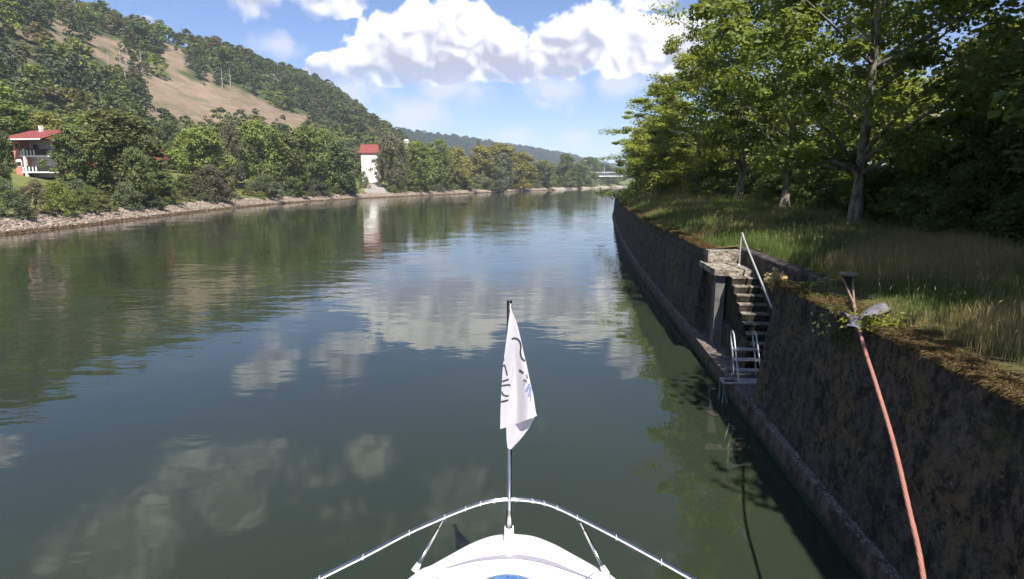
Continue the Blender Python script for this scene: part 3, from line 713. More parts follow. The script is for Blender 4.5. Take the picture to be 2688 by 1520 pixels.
# rail
rl = [(700, 1590), (840, 1516), (966, 1453), (1075, 1396), (1168, 1355), (1218, 1335), (1262, 1320), (1300, 1312), (1340, 1309), (1380, 1311), (1424, 1318), (1462, 1331), (1515, 1356), (1617, 1408), (1735, 1472), (1815, 1517), (1950, 1592)]
rail = [at_z(px, py, zr) for px, py in rl]
rail = [Vector((-1.78, 3.0, zr)), ] + rail[0:] + [Vector((1.80, 3.0, zr))]
aft = [(-1.86, 1.0, zr)]; RP = catmull([(-1.88, .5, zr)] + [tuple(v) for v in rail] + [(1.90, .5, zr)], 10)
mb = MB(); mb.tube(RP, .0150, 12); ro = bp(mb.build('bow_rail', M_STEEL, None, True))
mb = MB(); mb.tube(RP + np.array([0, -.027, -.004]), .0062, 8); bp(mb.build('light_cable', M_TIE, None, True))
for (px, py) in ((722, 1578), (845, 1517), (960, 1458), (1080, 1399), (1168, 1356), (1222, 1333), (1262, 1321), (1300, 1315), (1352, 1312), (1398, 1315), (1428, 1320), (1462, 1332), (1512, 1357), (1614, 1410), (1735, 1475)):
    c_ = np.array(at_z(px, py, zr)); i = int(np.argmin(np.linalg.norm(RP - c_, axis=1))); i = min(max(i, 1), len(RP) - 2)
    tg = unit(RP[i + 1] - RP[i - 1]); c0_ = RP[i] + np.array([0, -.014, -.003]); sd = np.cross(tg, np.array([0, 0, 1.]))
    ang = np.linspace(0, 2 * np.pi, 15); sg = np.sign(px - 1340)
    pts = [c0_ + sd * .027 * math.cos(a_) + np.array([0, 0, .020 * math.sin(a_)]) + tg * .02 * math.cos(a_) * sg for a_ in ang]
    mb = MB(); mb.tube(pts, .0026, 5, False); bp(mb.build('cable_tie', M_TIE, None, True))
for (tp_, mid_, ft_) in (((1162, 1366), (1150, 1388), (1088, 1500)), ((1524, 1372), (1533, 1394), (1592, 1508))):
    a_ = at_z(*tp_, zr - .01); f_ = at_z(*ft_, DECK + .03); f_.x *= 1.0
    md_ = a_.lerp(f_, .16); ft2 = a_.lerp(f_, .88)
    mb = MB(); mb.tube([a_, ft2], .0115, 10); so = bp(mb.build('stanchion', M_STEEL, None, True))
    mb = MB(); mb.tube([md_, ft2], .0165, 10); x_ = mb.build('sleeve', M_STEEL, so, True)
    mb = MB(); mb.tube([a_.lerp(f_, .84), f_], [.024, .034], 12); x_ = mb.build('foot_socket', M_GEL, so, True)

# ---- flag: front fold and the tail behind it, with what can be read of its print
m, t = new_mat('white_flag_cloth'); p = opos(t)
wv_ = t.noise(t.vm('MULTIPLY', p, (3, 3, .8)), 4, 3)
b = t.node('ShaderNodeBsdfPrincipled', {'Base Color': (0.60, 0.57, 0.59, 1), 'Roughness': .8, 'Specular IOR Level': .2, 'Normal': t.bump(wv_, .25, .02)})
tr = t.node('ShaderNodeBsdfTranslucent', {0: (0.6, 0.57, 0.58, 1)}); ms = t.node('ShaderNodeMixShader', {0: .3, 1: b.outputs[0], 2: tr.outputs[0]})
t.l.new(ms.outputs[0], t.out.inputs[0]); M_FLAG = m
FY = PY - .055
def F2(cx_, cy_): return 1290 + cx_ * 150 / 520, 780 + cy_ * 420 / 1456           # crop of the photograph -> frame
FL = [(115, 172), (240, 152), (300, 148), (420, 132), (500, 122), (620, 105), (760, 96), (900, 88), (1050, 82), (1200, 80)]
FR = [(115, 182), (240, 232), (300, 248), (420, 276), (500, 292), (620, 322), (760, 350), (900, 383), (1050, 405), (1080, 415)]
def edge(tbl, s): 
    a_ = np.array(tbl); sN = np.linspace(0, 1, len(a_)); return np.interp(s, sN, a_[:, 1]), np.interp(s, sN, a_[:, 0])
flag = empty('flag', (PX, FY, at_y(1340, 812, FY).z), 0, 'limp white flag with dark lettering hanging from the flagstaff', 'flag')
fz0 = Vector(flag.location)
def fold(sv, cu): return .05 * sv * math.sin(cu * 7.0 + 1.0 + sv * 1.2) * (0.4 + .6 * sv) + .03 * math.sin(cu * 3.1 + sv * 5) * sv
def fpt(sv, cu, off=0.0):
    lx, ly = edge(FL, sv); rx_, ry_ = edge(FR, sv)
    ex = lx + (rx_ - lx) * cu; ey = ly + (ry_ - ly) * (cu ** 1.15)
    q = at_y(*F2(ex, ey), FY - .03 - fold(sv, cu) - off); return q - fz0
Vv = [fpt(sv, cu) for sv in np.linspace(0, 1, 46) for cu in np.linspace(0, 1, 22)]
mk('front_fold', [tuple(v) for v in Vv], grid_faces(46, 22), M_FLAG, flag, True)
tail = []
TL = [(600, 200), (900, 150), (1150, 134), (1200, 135), (1300, 138), (1372, 146), (1386, 176)]; TR = [(600, 240), (900, 340), (1060, 385), (1105, 388), (1180, 350), (1290, 268), (1386, 180)]
for sv in np.linspace(0, 1, 26):
    lx, ly = edge(TL, sv); rx_, ry_ = edge(TR, sv)
    for cu in np.linspace(0, 1, 14): tail.append(tuple(at_y(*F2(lx + (rx_ - lx) * cu, ly + (ry_ - ly) * cu), FY + .015 - .02 * math.sin(cu * 6 + sv * 3)) - fz0))
mk('tail_fold', tail, grid_faces(26, 14), M_FLAG, flag, True)
mb = MB(); mb.tube([tuple(at_y(*F2(176, 60), FY) - fz0), tuple(at_y(*F2(172, 95), FY - .02) - fz0), tuple(at_y(*F2(178, 125), FY - .02) - fz0)], .006, 6); mb.build('lashing', M_TIE, flag, True)
def inv(ex, ey):                                       # crop position -> (sv, cu), by bisection down the cloth
    def err(sv):
        lx, ly = edge(FL, sv); rx_, ry_ = edge(FR, sv); cu = min(max((ex - lx) / max(rx_ - lx, 1e-3), .004), .996)
        return ly + (ry_ - ly) * (cu ** 1.15) - ey, cu
    a_, b_ = 0.0, 1.0
    for _ in range(40):
        m_ = (a_ + b_) / 2
        if err(m_)[0] < 0: a_ = m_
        else: b_ = m_
    return (a_ + b_) / 2, err((a_ + b_) / 2)[1]
M_INK = mat_simple('dark_print', (0.035, 0.035, 0.04), .8, .2); M_INKB = mat_simple('slate_blue_print', (0.20, 0.22, 0.36), .8, .2)
def stroke(pts, wd, name='letter_stroke', mat=None):
    wd = wd * 1.25
    pts = catmull(np.array(pts, float), 6) if len(pts) > 2 else np.array([np.array(pts[0]) + (np.array(pts[1]) - np.array(pts[0])) * f for f in np.linspace(0, 1, 7)])
    T_ = unit(np.gradient(pts, axis=0)); N_ = np.stack([-T_[:, 1], T_[:, 0]], 1); V = []
    for q in (pts + N_ * wd / 2, pts - N_ * wd / 2):
        V.append([tuple(fpt(*inv(*c_), off=.006)) for c_ in q])
    V = np.array(V); mk(name, V.reshape(-1, 3), grid_faces(2, len(pts)), mat or M_INK, flag)
stroke([(184, 380), (215, 374), (245, 388), (262, 415), (268, 455), (264, 500), (272, 545), (292, 572), (308, 578)], 11)
stroke([(252, 662), (290, 692)], 13)
stroke([(104, 624), (124, 620)], 11); stroke([(121, 618), (145, 712)], 9)
stroke([(96, 768), (158, 748)], 10)
stroke([(94, 806), (166, 796)], 10); stroke([(163, 796), (184, 830), (184, 870), (160, 896), (130, 898), (104, 884), (94, 858)], 10)
stroke([(86, 954), (214, 922)], 12)
stroke([(112, 545), (114, 580)], 7)
for pts in ([(316, 712), (328, 706)], [(318, 734), (324, 722), (330, 736)], [(298, 748), (320, 764)], [(297, 748), (290, 768)], [(308, 756), (302, 776)], [(320, 764), (314, 784)], [(292, 790), (300, 796)]): stroke(pts, 5, 'small_letter')
stroke([(318, 858), (330, 830), (346, 788)], 16, 'emblem_stripe', M_INKB); stroke([(338, 900), (350, 870), (356, 815)], 18, 'emblem_stripe', M_INKB); stroke([(356, 945), (360, 880)], 8, 'emblem_stripe', M_INKB)
# ================================================================== buildings and bridge
m, t = new_mat('red_roof_tiles'); p = opos(t)
wv_ = t.node('ShaderNodeTexWave', {'Vector': p, 'Scale': 2.6, 'Distortion': .4}, bands_direction='X').outputs[1]; n = t.noise(p, 1.5, 4)
principled(t, t.mix(t.m('MULTIPLY_ADD', wv_, .3, t.m('MULTIPLY', n, .6)), (0.16, 0.040, 0.036), (0.29, 0.082, 0.072)), .8, .2, 0, t.bump(wv_, .5, .05)); M_ROOF = m
M_SALMON = mat_simple('salmon_render', (0.55, 0.22, 0.18), .9, .2, 0, .08, .8)
M_GREYW = mat_simple('pale_grey_render', (0.50, 0.47, 0.50), .9, .2, 0, .08, .8)
M_BALU = mat_simple('dark_balcony_panel', (0.035, 0.03, 0.032), .6, .3)
M_TRIM = mat_simple('white_paint', (0.80, 0.79, 0.78), .6, .3, 0, .03)

def ground(x, y): return float(land_at(np.array([x]), np.array([y]))[0])
def house_frame(px0, py0, Y, rz, label, cat='house', name='house'):
    """origin at the near-left corner of the front wall; local x along the front, y going back"""
    q = at_y(px0, py0, Y); g = ground(q.x, q.y)
    return empty(name, (q.x, q.y, g - .5), rz, label, cat), q, g - .5
# --- red-roofed apartment house behind the left bank trees
Y = 98.0
hA, q, g0 = house_frame(36, 400, Y, R(-6), 'salmon house with red hipped roof and white balconies behind the left bank trees')
ppm = 1600 / (Y * _cp)
zE = at_y(80, 366, Y).z - g0; zR = at_y(80, 339, Y).z - g0
zB1 = at_y(80, 409.5, Y).z - g0; zW1 = at_y(80, 391, Y).z - g0; zW1t = at_y(80, 377, Y).z - g0
zB0 = at_y(80, 452, Y).z - g0; zW0 = at_y(80, 436, Y).z - g0; zW0t = at_y(80, 419, Y).z - g0
X = lambda px: (px - 36) / ppm
mb = MB(); mb.box(0, X(56), 0, 9, 0, zE).box(X(56), X(142), 1.7, 9, 0, zE - .02); mb.build('wall', M_SALMON, hA)
mb = MB(); mb.box(X(56), X(130), 1.64, 1.7, 0, zE - .04); mb.build('loggia_wall', M_GREYW, hA)
# roof
ov = .9; x0, x1, y0, y1 = -1.9, X(152), -1.0, 10; rm = 4.5; h_ = zR - zE + .25
mb = MB()
mb.add([(x0, y0, zE), (x1, y0, zE), (x1, y1, zE), (x0, y1, zE), (x0 + 1.1, rm, zE + h_ - .1), (x1 - 1.2, rm, zE + h_ - .1)], [(0, 1, 5, 4), (2, 3, 4, 5), (1, 2, 5), (3, 0, 4), (3, 2, 1, 0)])
mb.add([(X(54) - .2, y0 - .9, zE - .07), (X(146), y0 - .9, zE - .07), (X(140), rm, zE + h_ - .06), (X(54) + .8, rm, zE + h_ - .06), (X(54) - .2, 2, zE + .5)], [(0, 1, 2, 3), (0, 3, 4)])
rf = mb.build('roof', M_ROOF, hA)
MB().box(x0, X(54), y0 - .06, y0 - .01, zE - .14, zE + .05).build('gutter', M_TRIM, hA); MB().box(X(54) - .2, X(146), y0 - .97, y0 - .91, zE - .2, zE - .02).build('gutter', M_TRIM, hA)
MB().box(X(66), X(71), 3.2, 3.8, zE + h_ - .9, zE + h_ + .55).build('chimney', M_TRIM, rf)
def window(par, x0, x1, z0, z1, y=0, blind=0):
    wo_ = MB().box(x0 - .08, x1 + .08, y - .05, y + .02, z0 - .08, z1 + .08).build('window', M_TRIM if blind else M_SALMON, par)
    MB().box(x0, x1, y - .065, y - .045, z0, z1 - blind).build('pane', M_GLASSD, wo_)
    if blind: MB().box(x0, x1, y - .07, y - .05, z1 - blind, z1).build('blind', M_TRIM, wo_)
window(hA, X(44), X(54), zW1, zW1t); window(hA, X(43), X(53.5), zW0, zW0t, 0, (zW0t - zW0) * .35)
zz0 = at_y(80, 392, Y).z - g0; window(hA, X(70), X(82), zz0, at_y(80, 379, Y).z - g0, 1.62)
MB().box(X(66.5), X(71.5), -.35, .0, zB0 - 1, at_y(80, 391, Y).z - g0).build('post', M_TRIM, hA)
for zb, zt in ((zB1, at_y(80, 393, Y).z - g0), (zB0, at_y(80, 436.5, Y).z - g0)):
    bal = MB().box(X(56) + .02, X(56) + 5.6, -.3, 1.64, zb - .12, zb + .08).build('balcony', M_TRIM, hA)
    MB().box(X(57), X(56) + 5.5, -.22, -.17, zb + .12, zt + .06).build('railing_panel', M_BALU, bal)
    for pxx in (61, 78, 88, 97.5): MB().box(X(pxx) - .10, X(pxx) + .10, -.28, -.225, zb + .08, zt - .08).build('baluster', M_TRIM, bal)
# --- white house above the slipway
Y = 236.0; ppm = 1600 / (Y * _cp)
hB, q, g0 = house_frame(948, 425, Y, R(4), 'white house with a plain red gabled roof above the slipway')
zE = at_y(960, 400, Y).z - g0; zR = at_y(960, 383, Y).z - g0
wd, dp = 46 / ppm, 7.5
mb = MB(); mb.add([(0, 0, 0), (wd - .6, 0, 0), (wd - .6, dp, 0), (0, dp, 0), (0, 0, zE), (wd - .6, 0, zE), (wd - .6, dp, zE), (0, dp, zE), (0, dp / 2, zR + .4), (wd - .6, dp / 2, zR + .4)],
       [(0, 1, 5, 4), (2, 3, 7, 6), (1, 2, 6, 9, 5), (3, 0, 4, 8, 7)]); mb.build('wall', M_WHITE, hB)
mb = MB(); o_ = .55
for s in (-1, 1):
    e0 = (dp / 2) + s * (dp / 2 + o_)
    mb.add([(-o_, e0, zE - .35), (wd - .1, e0, zE - .35), (wd - .1, dp / 2, zR + .62), (-o_, dp / 2, zR + .62), (-o_, e0, zE - .17), (wd - .1, e0, zE - .17), (wd - .1, dp / 2, zR + .8), (-o_, dp / 2, zR + .8)],
           [(3, 2, 1, 0), (4, 5, 6, 7), (0, 1, 5, 4), (1, 2, 6, 5), (2, 3, 7, 6), (3, 0, 4, 7)])
mb.build('roof', M_ROOF, hB)
def small_house(px, py0, py1, wpx, Y, rz, label, wm, roofm, hip=.35):
    ppm = 1600 / (Y * _cp); h_, q, g0 = house_frame(px - wpx / 2, py1, Y, rz, label)
    wd = wpx / ppm; zt = at_y(px, py0, Y).z - g0; ze = zt - (zt - (at_y(px, py1, Y).z - g0)) * hip; dp = wd * .9
    MB().box(0, wd, 0, dp, 0, ze).build('wall', wm, h_)
    mb = MB(); mb.add([(-.4, -.4, ze), (wd + .4, -.4, ze), (wd + .4, dp + .4, ze), (-.4, dp + .4, ze), (wd * .25, dp / 2, zt), (wd * .75, dp / 2, zt)], [(0, 1, 5, 4), (2, 3, 4, 5), (1, 2, 5), (3, 0, 4), (3, 2, 1, 0)])
    mb.build('roof', roofm, h_); wz = ze * .5
    if hip > .8: return h_
    wo_ = MB().box(wd * .4, wd * .6, -.05, .0, ze - 1.7, ze - .5).build('window', M_TRIM, h_); MB().box(wd * .43, wd * .57, -.07, -.05, ze - 1.65, ze - .55).build('pane', M_GLASSD, wo_)
    return h_
small_house(419, 389, 424, 22, 140, R(12), 'small house with a dull red roof half hidden among the left bank trees', M_SALMON, M_ROOF, .85)
small_house(1031, 354, 372, 12, 515, 0, 'tiny white house highest on the slope right of the white gabled house', M_WHITE, M_GREYW, .25)
small_house(1066, 365, 382, 13, 500, 0, 'tiny white house at the hill foot beside the far ridge', M_WHITE, M_GREYW, .3)
Y853 = 275.0
small_house(853, 372, 388, 15, Y853, 0, 'white gable peeping from trees left of the white gabled house', M_WHITE, M_GREYW, .4)

# --- slipway
m, t = new_mat('slipway_concrete'); p = wpos(t); n = t.noise(p, .8, 5, .65); n3 = t.noise(t.vm('MULTIPLY', p, (1, 1, 6)), .9, 3)
principled(t, t.mix(t.m('MULTIPLY', t.m('ADD', n, n3), .5), (0.17, 0.15, 0.135), (0.40, 0.36, 0.32)), .9, .2); 
def hit_land(px, py):
    d = ray(px, py)
    for Yq in np.arange(190, 300, .5):
        q = Vector((0, 0, 5)) + d * (Yq / d.y)
        if ground(q.x, q.y) > q.z: return q
    return q
BL, BR, TL, TR = at_z(957, 519, 0), at_z(1016, 517, 0), hit_land(958, 473), hit_land(993, 475)
P = []
for k in range(25):
    a_, b_ = BL.lerp(TL, k / 24), BR.lerp(TR, k / 24)
    zk = max(ground(*a_.lerp(b_, f).xy) for f in (0, .25, .5, .75, 1)) + .15
    P += [tuple(a_.lerp(b_, f).xy) + (zk if k else -.2,) for f in (0, .33, .67, 1)]
tag(mk('slipway', P, grid_faces(25, 4), m), kind='structure')
o = bpy.data.objects['slipway']; mo = o.modifiers.new('thick', 'SOLIDIFY'); mo.thickness = 1.2; mo.offset = -1 if o.data.polygons[0].normal.z > 0 else 1

# --- road bridge over the river
M_CONC = mat_simple('pale_bridge_concrete', (0.55, 0.52, 0.49), .85, .25, 0, .12, .3)
br = empty('road_bridge', (110, 600, 0), R(-9), 'pale concrete girder bridge crossing the river in the distance', 'bridge')
zt = at_y(1590, 451, 590).z; zu = at_y(1590, 462, 590).z
MB().box(-38, 150, -6, 6, zt - .7, zt).build('deck', M_CONC, br)
mb = MB()
xs = np.linspace(-34, 150, 30)
Pg = [(x, y, z) for y in (-4.2, 4.2) for x in xs for z in (zt - .702, zu - .6 * (abs((x - 58) / 92)) ** 2 * 1.5 - .1)]
Pg = np.array(Pg).reshape(2, 30, 2, 3); mb.addnp(Pg[0].reshape(-1, 3), grid_faces(30, 2)); mb.addnp(Pg[1].reshape(-1, 3), grid_faces(30, 2)); bt = Pg[:, :, 1]; mb.addnp(bt.reshape(-1, 3), grid_faces(2, 30)); mb.build('girder', M_CONC, br)
for x in (-36, 66): MB().box(x - 1.2, x + 1.2, -5, 5, -2, zu).build('pier' if x > 0 else 'abutment', M_CONC, br)
M_RAILD = mat_simple('dark_railing', (0.03, 0.035, 0.05), .5, .4)
for k, yy in enumerate((-5.8, 5.8)):
    ro = MB().box(-38, 150, yy - .05, yy + .05, zt + 1.0, zt + 1.12).build('railing', M_RAILD, br)
    mb = MB(); mb.box(-38, 150, yy - .02, yy + .02, zt + .15, zt + .9); mb.build('railing_mesh', M_RAILD, ro)
for (px, Yl, ptop, pbot, lab) in ((1537, 575, 422, 441, 'slim street lamp standing left of the far bridge among treetops'), (1586, 590, 419, 450, 'slim street lamp standing on the far bridge deck')):
    a_ = at_y(px, pbot + 6, Yl); b_ = at_y(px, ptop, Yl)
    lp = empty('street_lamp', (a_.x, a_.y, a_.z), 0, lab, 'street lamp', 'street lamps by the bridge')
    hgt = b_.z - a_.z; MB().tube([(0, 0, -6 if px < 1550 else 0), (0, 0, hgt)], [.16, .10], 8).build('mast', M_GALV, lp, True); MB().box(-1.2, 1.0, -.2, .2, hgt - .08, hgt + .14).build('lamp_head', M_TRIM, lp)
# ================================================================== trees
def leaf_cards(P, Nn, size, asp=.8, r_=None, fold=.12):
    n = len(P); r_ = r_ or rng
    a = unit(np.cross(Nn, r_.normal(0, 1, (n, 3)))); b = np.cross(Nn, a); s = size[:, None]
    V = np.stack([P - a * s * .5, P + b * s * .5 * asp + Nn * s * fold, P + a * s * .5, P - b * s * .5 * asp + Nn * s * fold], 1).reshape(-1, 3)
    return V, np.arange(4 * n).reshape(n, 4)
def crown_cloud(r_, h, cb, Rad, prof, ncl, clr, nl, ls, flat=.6, inner=.35, droop=.0, jag=.25):
    t_ = r_.random(ncl) ** .85; ang = r_.random(ncl) * 6.283
    ph = r_.random(4) * 6.28
    rad = Rad * np.array([prof(q) for q in t_]) * (1 + jag * np.sin(3 * ang + ph[0] + 5 * t_) + jag * .7 * np.sin(5 * ang + ph[1] - 7 * t_))
    rr = rad * (inner + (1 - inner) * np.sqrt(r_.random(ncl)))
    z = cb + (h - cb) * t_ - droop * rr
    C = np.stack([rr * np.cos(ang), rr * np.sin(ang), z], 1)
    cs_ = clr * (.45 + 1.0 * r_.random(ncl) ** 1.4)
    d = unit(r_.normal(0, 1, (ncl, nl, 3))); q = (r_.random((ncl, nl, 1)) ** .45)
    P = C[:, None] + d * q * cs_[:, None, None] * np.array([1, 1, flat])
    N_ = unit(d * .55 + np.array([0, 0, .75]) + r_.normal(0, .45, d.shape))
    sz = ls * (.6 + .8 * r_.random(ncl * nl))
    crn = np.repeat(r_.random(ncl), nl) * .55 + r_.random(ncl * nl) * .45
    V, F = leaf_cards(P.reshape(-1, 3), N_.reshape(-1, 3), sz, .8, r_)
    return V, F, np.repeat(crn, 4), C, cs_
def limbs(r_, C, h, cb, tr, nlimb, lean=(0, 0), seg=7, topf=.86):
    mb = MB()
    tp = np.array([[lean[0] * f + .15 * math.sin(f * 5), lean[1] * f + .12 * math.sin(f * 4 + 1), h * topf * f] for f in np.linspace(0, 1, 10)])
    rad = np.interp(np.linspace(0, 1, 10), [0, .06, .3, 1], [tr * 1.45, tr, tr * .75, tr * .12])
    mb.tube(tp, rad, max(seg, 6))
    idx = r_.permutation(len(C))[:nlimb]
    for i in idx:
        c = C[i]; z0 = max(cb * .75, c[2] - np.hypot(c[0], c[1]) * r_.uniform(.45, .9)); z0 = min(z0, h * topf * .95)
        f = z0 / (h * topf); a = np.array([np.interp(f, np.linspace(0, 1, 10), tp[:, k]) for k in range(3)])
        mid = a * .5 + c * .5 + np.array([0, 0, np.hypot(c[0], c[1]) * .06]) + r_.normal(0, .12, 3)
        w0 = np.interp(f, [0, 1], [tr * .5, tr * .16]); mb.tube(catmull([a, mid, c], 4), np.linspace(w0, w0 * .15, 9), 5, False)
    return mb
P_ROUND = lambda q: math.sqrt(max(0, 1 - (2 * q - .85) ** 2 / 1.35)) if q < .98 else .25
P_OVAL = lambda q: max(.12, math.sin(math.pi * min(1, q * .86 + .13)) ** .7)
P_CONE = lambda q: max(.06, (1 - q) ** .8)
P_DOME = lambda q: max(.1, math.sqrt(max(0, 1 - q * q * .97)))
P_PINE = lambda q: max(.2, math.sin(math.pi * min(1, q * .75 + .25)) ** .6)
PROTO = {}
def proto(name, seed, h, cb, Rad, prof, ncl, clr, nl, ls, tr, nlimb, leafmat=None, barkmat=None, joined=False, **kw):
    r_ = np.random.default_rng(seed)
    V, F, cr, C, cs_ = crown_cloud(r_, h, cb, Rad, prof, ncl, clr, nl, ls, **kw)
    mb = limbs(r_, C, h, cb, tr, nlimb)
    TV = np.concatenate(mb.V)
    if joined:
        me_o = mk('tmp', np.concatenate([V, TV]), [F] + [np.array(f) + len(V) for f in mb.F.values()], leafmat, None, False, {'rnd': ('FLOAT', np.r_[cr, np.full(len(TV), .5)])})
        me = me_o.data; me.materials.append(barkmat)
        nf = len(F); mi = np.zeros(len(me.polygons), np.int32); mi[nf:] = 1; me.polygons.foreach_set('material_index', mi)
        bpy.data.objects.remove(me_o); PROTO[name] = (h, Rad, me)
    else:
        a = mk('tmp', V, F, leafmat, None, False, {'rnd': ('FLOAT', cr)}); b = mb.build('tmp', barkmat, None, True)
        PROTO[name] = (h, Rad, a.data, b.data); bpy.data.objects.remove(a); bpy.data.objects.remove(b)
def plant(name, kind, loc, hgt, wid, rz, color, label, cat, group=None):
    pr = PROTO[kind]; sx, sz = wid / pr[1], hgt / pr[0]
    if len(pr) == 3:
        o = link(name, pr[2]); o.location = loc; o.rotation_euler = (0, 0, rz); o.scale = (sx, sx, sz); o.color = tuple(color) + (1,)
        return tag(o, label, cat, group)
    e = empty(name, loc, rz, label, cat, group); e.scale = (sx, sx, sz)
    c = link('crown', pr[2], e); c.color = tuple(color) + (1,); link('trunk', pr[3], e); return e

# near broadleaves (leaf-sized faces), mid trees, far trees, shrubs
for k in range(3):
    proto('maple%d' % k, 21 + k, 16, 2.8, 5.0, P_OVAL, 185, 1.05, 195, .185, .21, 34, M_LEAF, M_BARK, flat=.5, inner=.25, droop=.13, jag=.28)
proto('maplebush', 29, 7, .4, 3.6, P_DOME, 110, .85, 200, .17, .10, 30, M_LEAF, M_BARK, flat=.55, inner=.2, droop=.05)
for k in range(3):
    proto('hedge%d' % k, 31 + k, 2.2, .05, 1.6, P_DOME, 95, .42, 150, .085, .035, 26, M_LEAF, M_BARKD, flat=.75, inner=.15, jag=.2)
for k in range(4):
    proto('mid%d' % k, 41 + k, 13, 1.6, 5.2, (P_ROUND, P_OVAL, P_DOME, P_ROUND)[k], 150, 1.35, 62, .46, .26, 22, M_FAR, M_BARKD, flat=.62, inner=.3, jag=.3)
for k in range(3):
    proto('willow%d' % k, 51 + k, 6, .2, 3.4, P_DOME, 85, .8, 60, .27, .09, 14, M_FAR, M_BARKD, flat=.9, inner=.25, jag=.16)
for k in range(3):
    proto('far%d' % k, 61 + k, 10, .8, 4.2, (P_ROUND, P_DOME, P_OVAL)[k], 42, 1.25, 26, .85, .2, 5, M_FAR, M_BARKD, joined=True, flat=.65, inner=.35, jag=.3)
for k in range(2):
    proto('pine%d' % k, 71 + k, 11, 1.2, 3.4, P_PINE, 58, 1.15, 30, .62, .17, 6, M_NEEDLE, M_BARKD, joined=True, flat=.62, inner=.3, jag=.22)
proto('juniper', 77, 4, .05, 1.5, P_OVAL, 26, .7, 26, .5, .08, 3, M_NEEDLE, M_BARKD, joined=True, flat=.9, inner=.3)

G_MID = (0.120, 0.148, 0.048); G_LITE = (0.155, 0.185, 0.048); G_YEL = (0.200, 0.190, 0.058); G_DARK = (0.090, 0.115, 0.050); G_GREY = (0.125, 0.140, 0.086)
G_BRN = (0.120, 0.108, 0.068); G_OLIVE = (0.128, 0.138, 0.048); G_PINE = (0.068, 0.088, 0.048)
def jit(c, a=.12):
    f = 1 + rng.uniform(-a, a); return tuple(x * f * (1 + rng.uniform(-a, a) * .5) for x in c)

# ---- explicitly surveyed trees of the left bank: (kind, px, top py, half width px, Y, colour, name, label)
LB = [
 ('mid0', -16, 332, 30, 74, G_DARK, 'broadleaf_tree', 'dark broadleaf tree cut by the left edge in front of the salmon house'),
 ('mid2', 296, 298, 112, 96, G_OLIVE, 'broadleaf_tree', 'largest broad yellow-green tree right of the salmon house'),
 ('mid1', 186, 336, 60, 90, G_MID, 'broadleaf_tree', 'rounded green tree hiding the right part of the salmon house'),
 ('mid3', 350, 392, 34, 92, G_MID, 'broadleaf_tree', 'green tree at the right flank of the largest bank tree'),
 ('mid1', 440, 322, 46, 172, G_DARK, 'broadleaf_tree', 'dark tree standing just above the small dull red roof'),
 ('mid1', 420, 420, 26, 130, G_MID, 'broadleaf_tree', 'low green tree under the small dull red roof'),
 ('mid0', 524, 342, 70, 128, G_LITE, 'broadleaf_tree', 'bright green round tree right of the small dull red roof'),
 ('mid1', 600, 322, 33, 150, G_BRN, 'broadleaf_tree', 'tall narrow brownish tree right of the bright green round tree'),
 ('mid3', 672, 326, 62, 158, G_LITE, 'broadleaf_tree', 'light green tree right of the narrow brownish tree'),
 ('mid2', 742, 352, 56, 165, G_OLIVE, 'broadleaf_tree', 'olive green tree midway between the two red-roofed houses'),
 ('mid0', 800, 338, 60, 178, G_LITE, 'broadleaf_tree', 'bushy light green tree two crowns left of the white gabled house'),
 ('mid1', 885, 372, 52, 192, G_DARK, 'broadleaf_tree', 'dark green tree at the left side of the white gabled house'),
 ('mid3', 838, 345, 50, 215, G_MID, 'broadleaf_tree', 'green tree beneath the white gable peeping from the wood'),
 ('mid3', 1024, 362, 42, 228, G_BRN, 'broadleaf_tree', 'grey-brown tree hugging the right side of the white gabled house'),
 ('mid0', 1098, 378, 40, 246, G_LITE, 'broadleaf_tree', 'light green tree second to the right of the white gabled house'),
 ('mid1', 1152, 372, 42, 268, G_MID, 'broadleaf_tree', 'mid green tree third to the right of the white gabled house'),
 ('mid2', 1200, 390, 36, 290, G_YEL, 'broadleaf_tree', 'small yellowish tree left of the big yellow-green tree group'),
 ('mid2', 1262, 386, 44, 330, G_YEL, 'broadleaf_tree', 'left crown of the big yellow-green trees under the far ridge'),
 ('mid0', 1312, 381, 52, 345, G_YEL, 'broadleaf_tree', 'middle and tallest crown of the big yellow-green trees'),
 ('mid2', 1368, 402, 44, 355, G_YEL, 'broadleaf_tree', 'right crown of the big yellow-green trees under the far ridge'),
 ('mid1', 1320, 406, 30, 314, G_GREY, 'broadleaf_tree', 'grey-leaved slender tree in front of the yellow-green crowns'),
 ('mid3', 1425, 424, 38, 410, G_OLIVE, 'broadleaf_tree', 'olive tree between the yellow-green crowns and the domed tree'),
 ('mid2', 1486, 407, 30, 455, G_OLIVE, 'broadleaf_tree', 'domed tree standing above its neighbours left of the bridge'),
 ('mid0', 1522, 432, 34, 480, G_MID, 'broadleaf_tree', 'green tree just left of the bridge end'),
 ('mid3', 1550, 415, 32, 640, G_MID, 'broadleaf_tree', 'green tree behind the left end of the far bridge'),
 ('mid0', 1582, 432, 30, 680, G_DARK, 'broadleaf_tree', 'dark tree behind the visible span of the far bridge'),
 ('mid1', 1614, 440, 40, 690, G_MID, 'broadleaf_tree', 'rightmost tree behind the far bridge'),
 ('mid1', 1256, 368, 7, 420, G_DARK, 'conifer_tree', 'single dark pointed treetop against the far ridge'),
]
LBXY = []
for (kd, px, py, hw, Y, colr, nm, lab) in LB:
    q = at_y(px, py, Y); g = ground(q.x, q.y); ppm = 1600 / (Y * _cp)
    plant(nm, kd, (q.x, q.y, g - .2), max(3, (q.z - g) * 1.03), hw / ppm * .92, rng.random() * 6.28, jit(colr, .06), lab, 'tree', 'trees of the left bank')
    LBXY.append((q.x, q.y, hw / ppm))
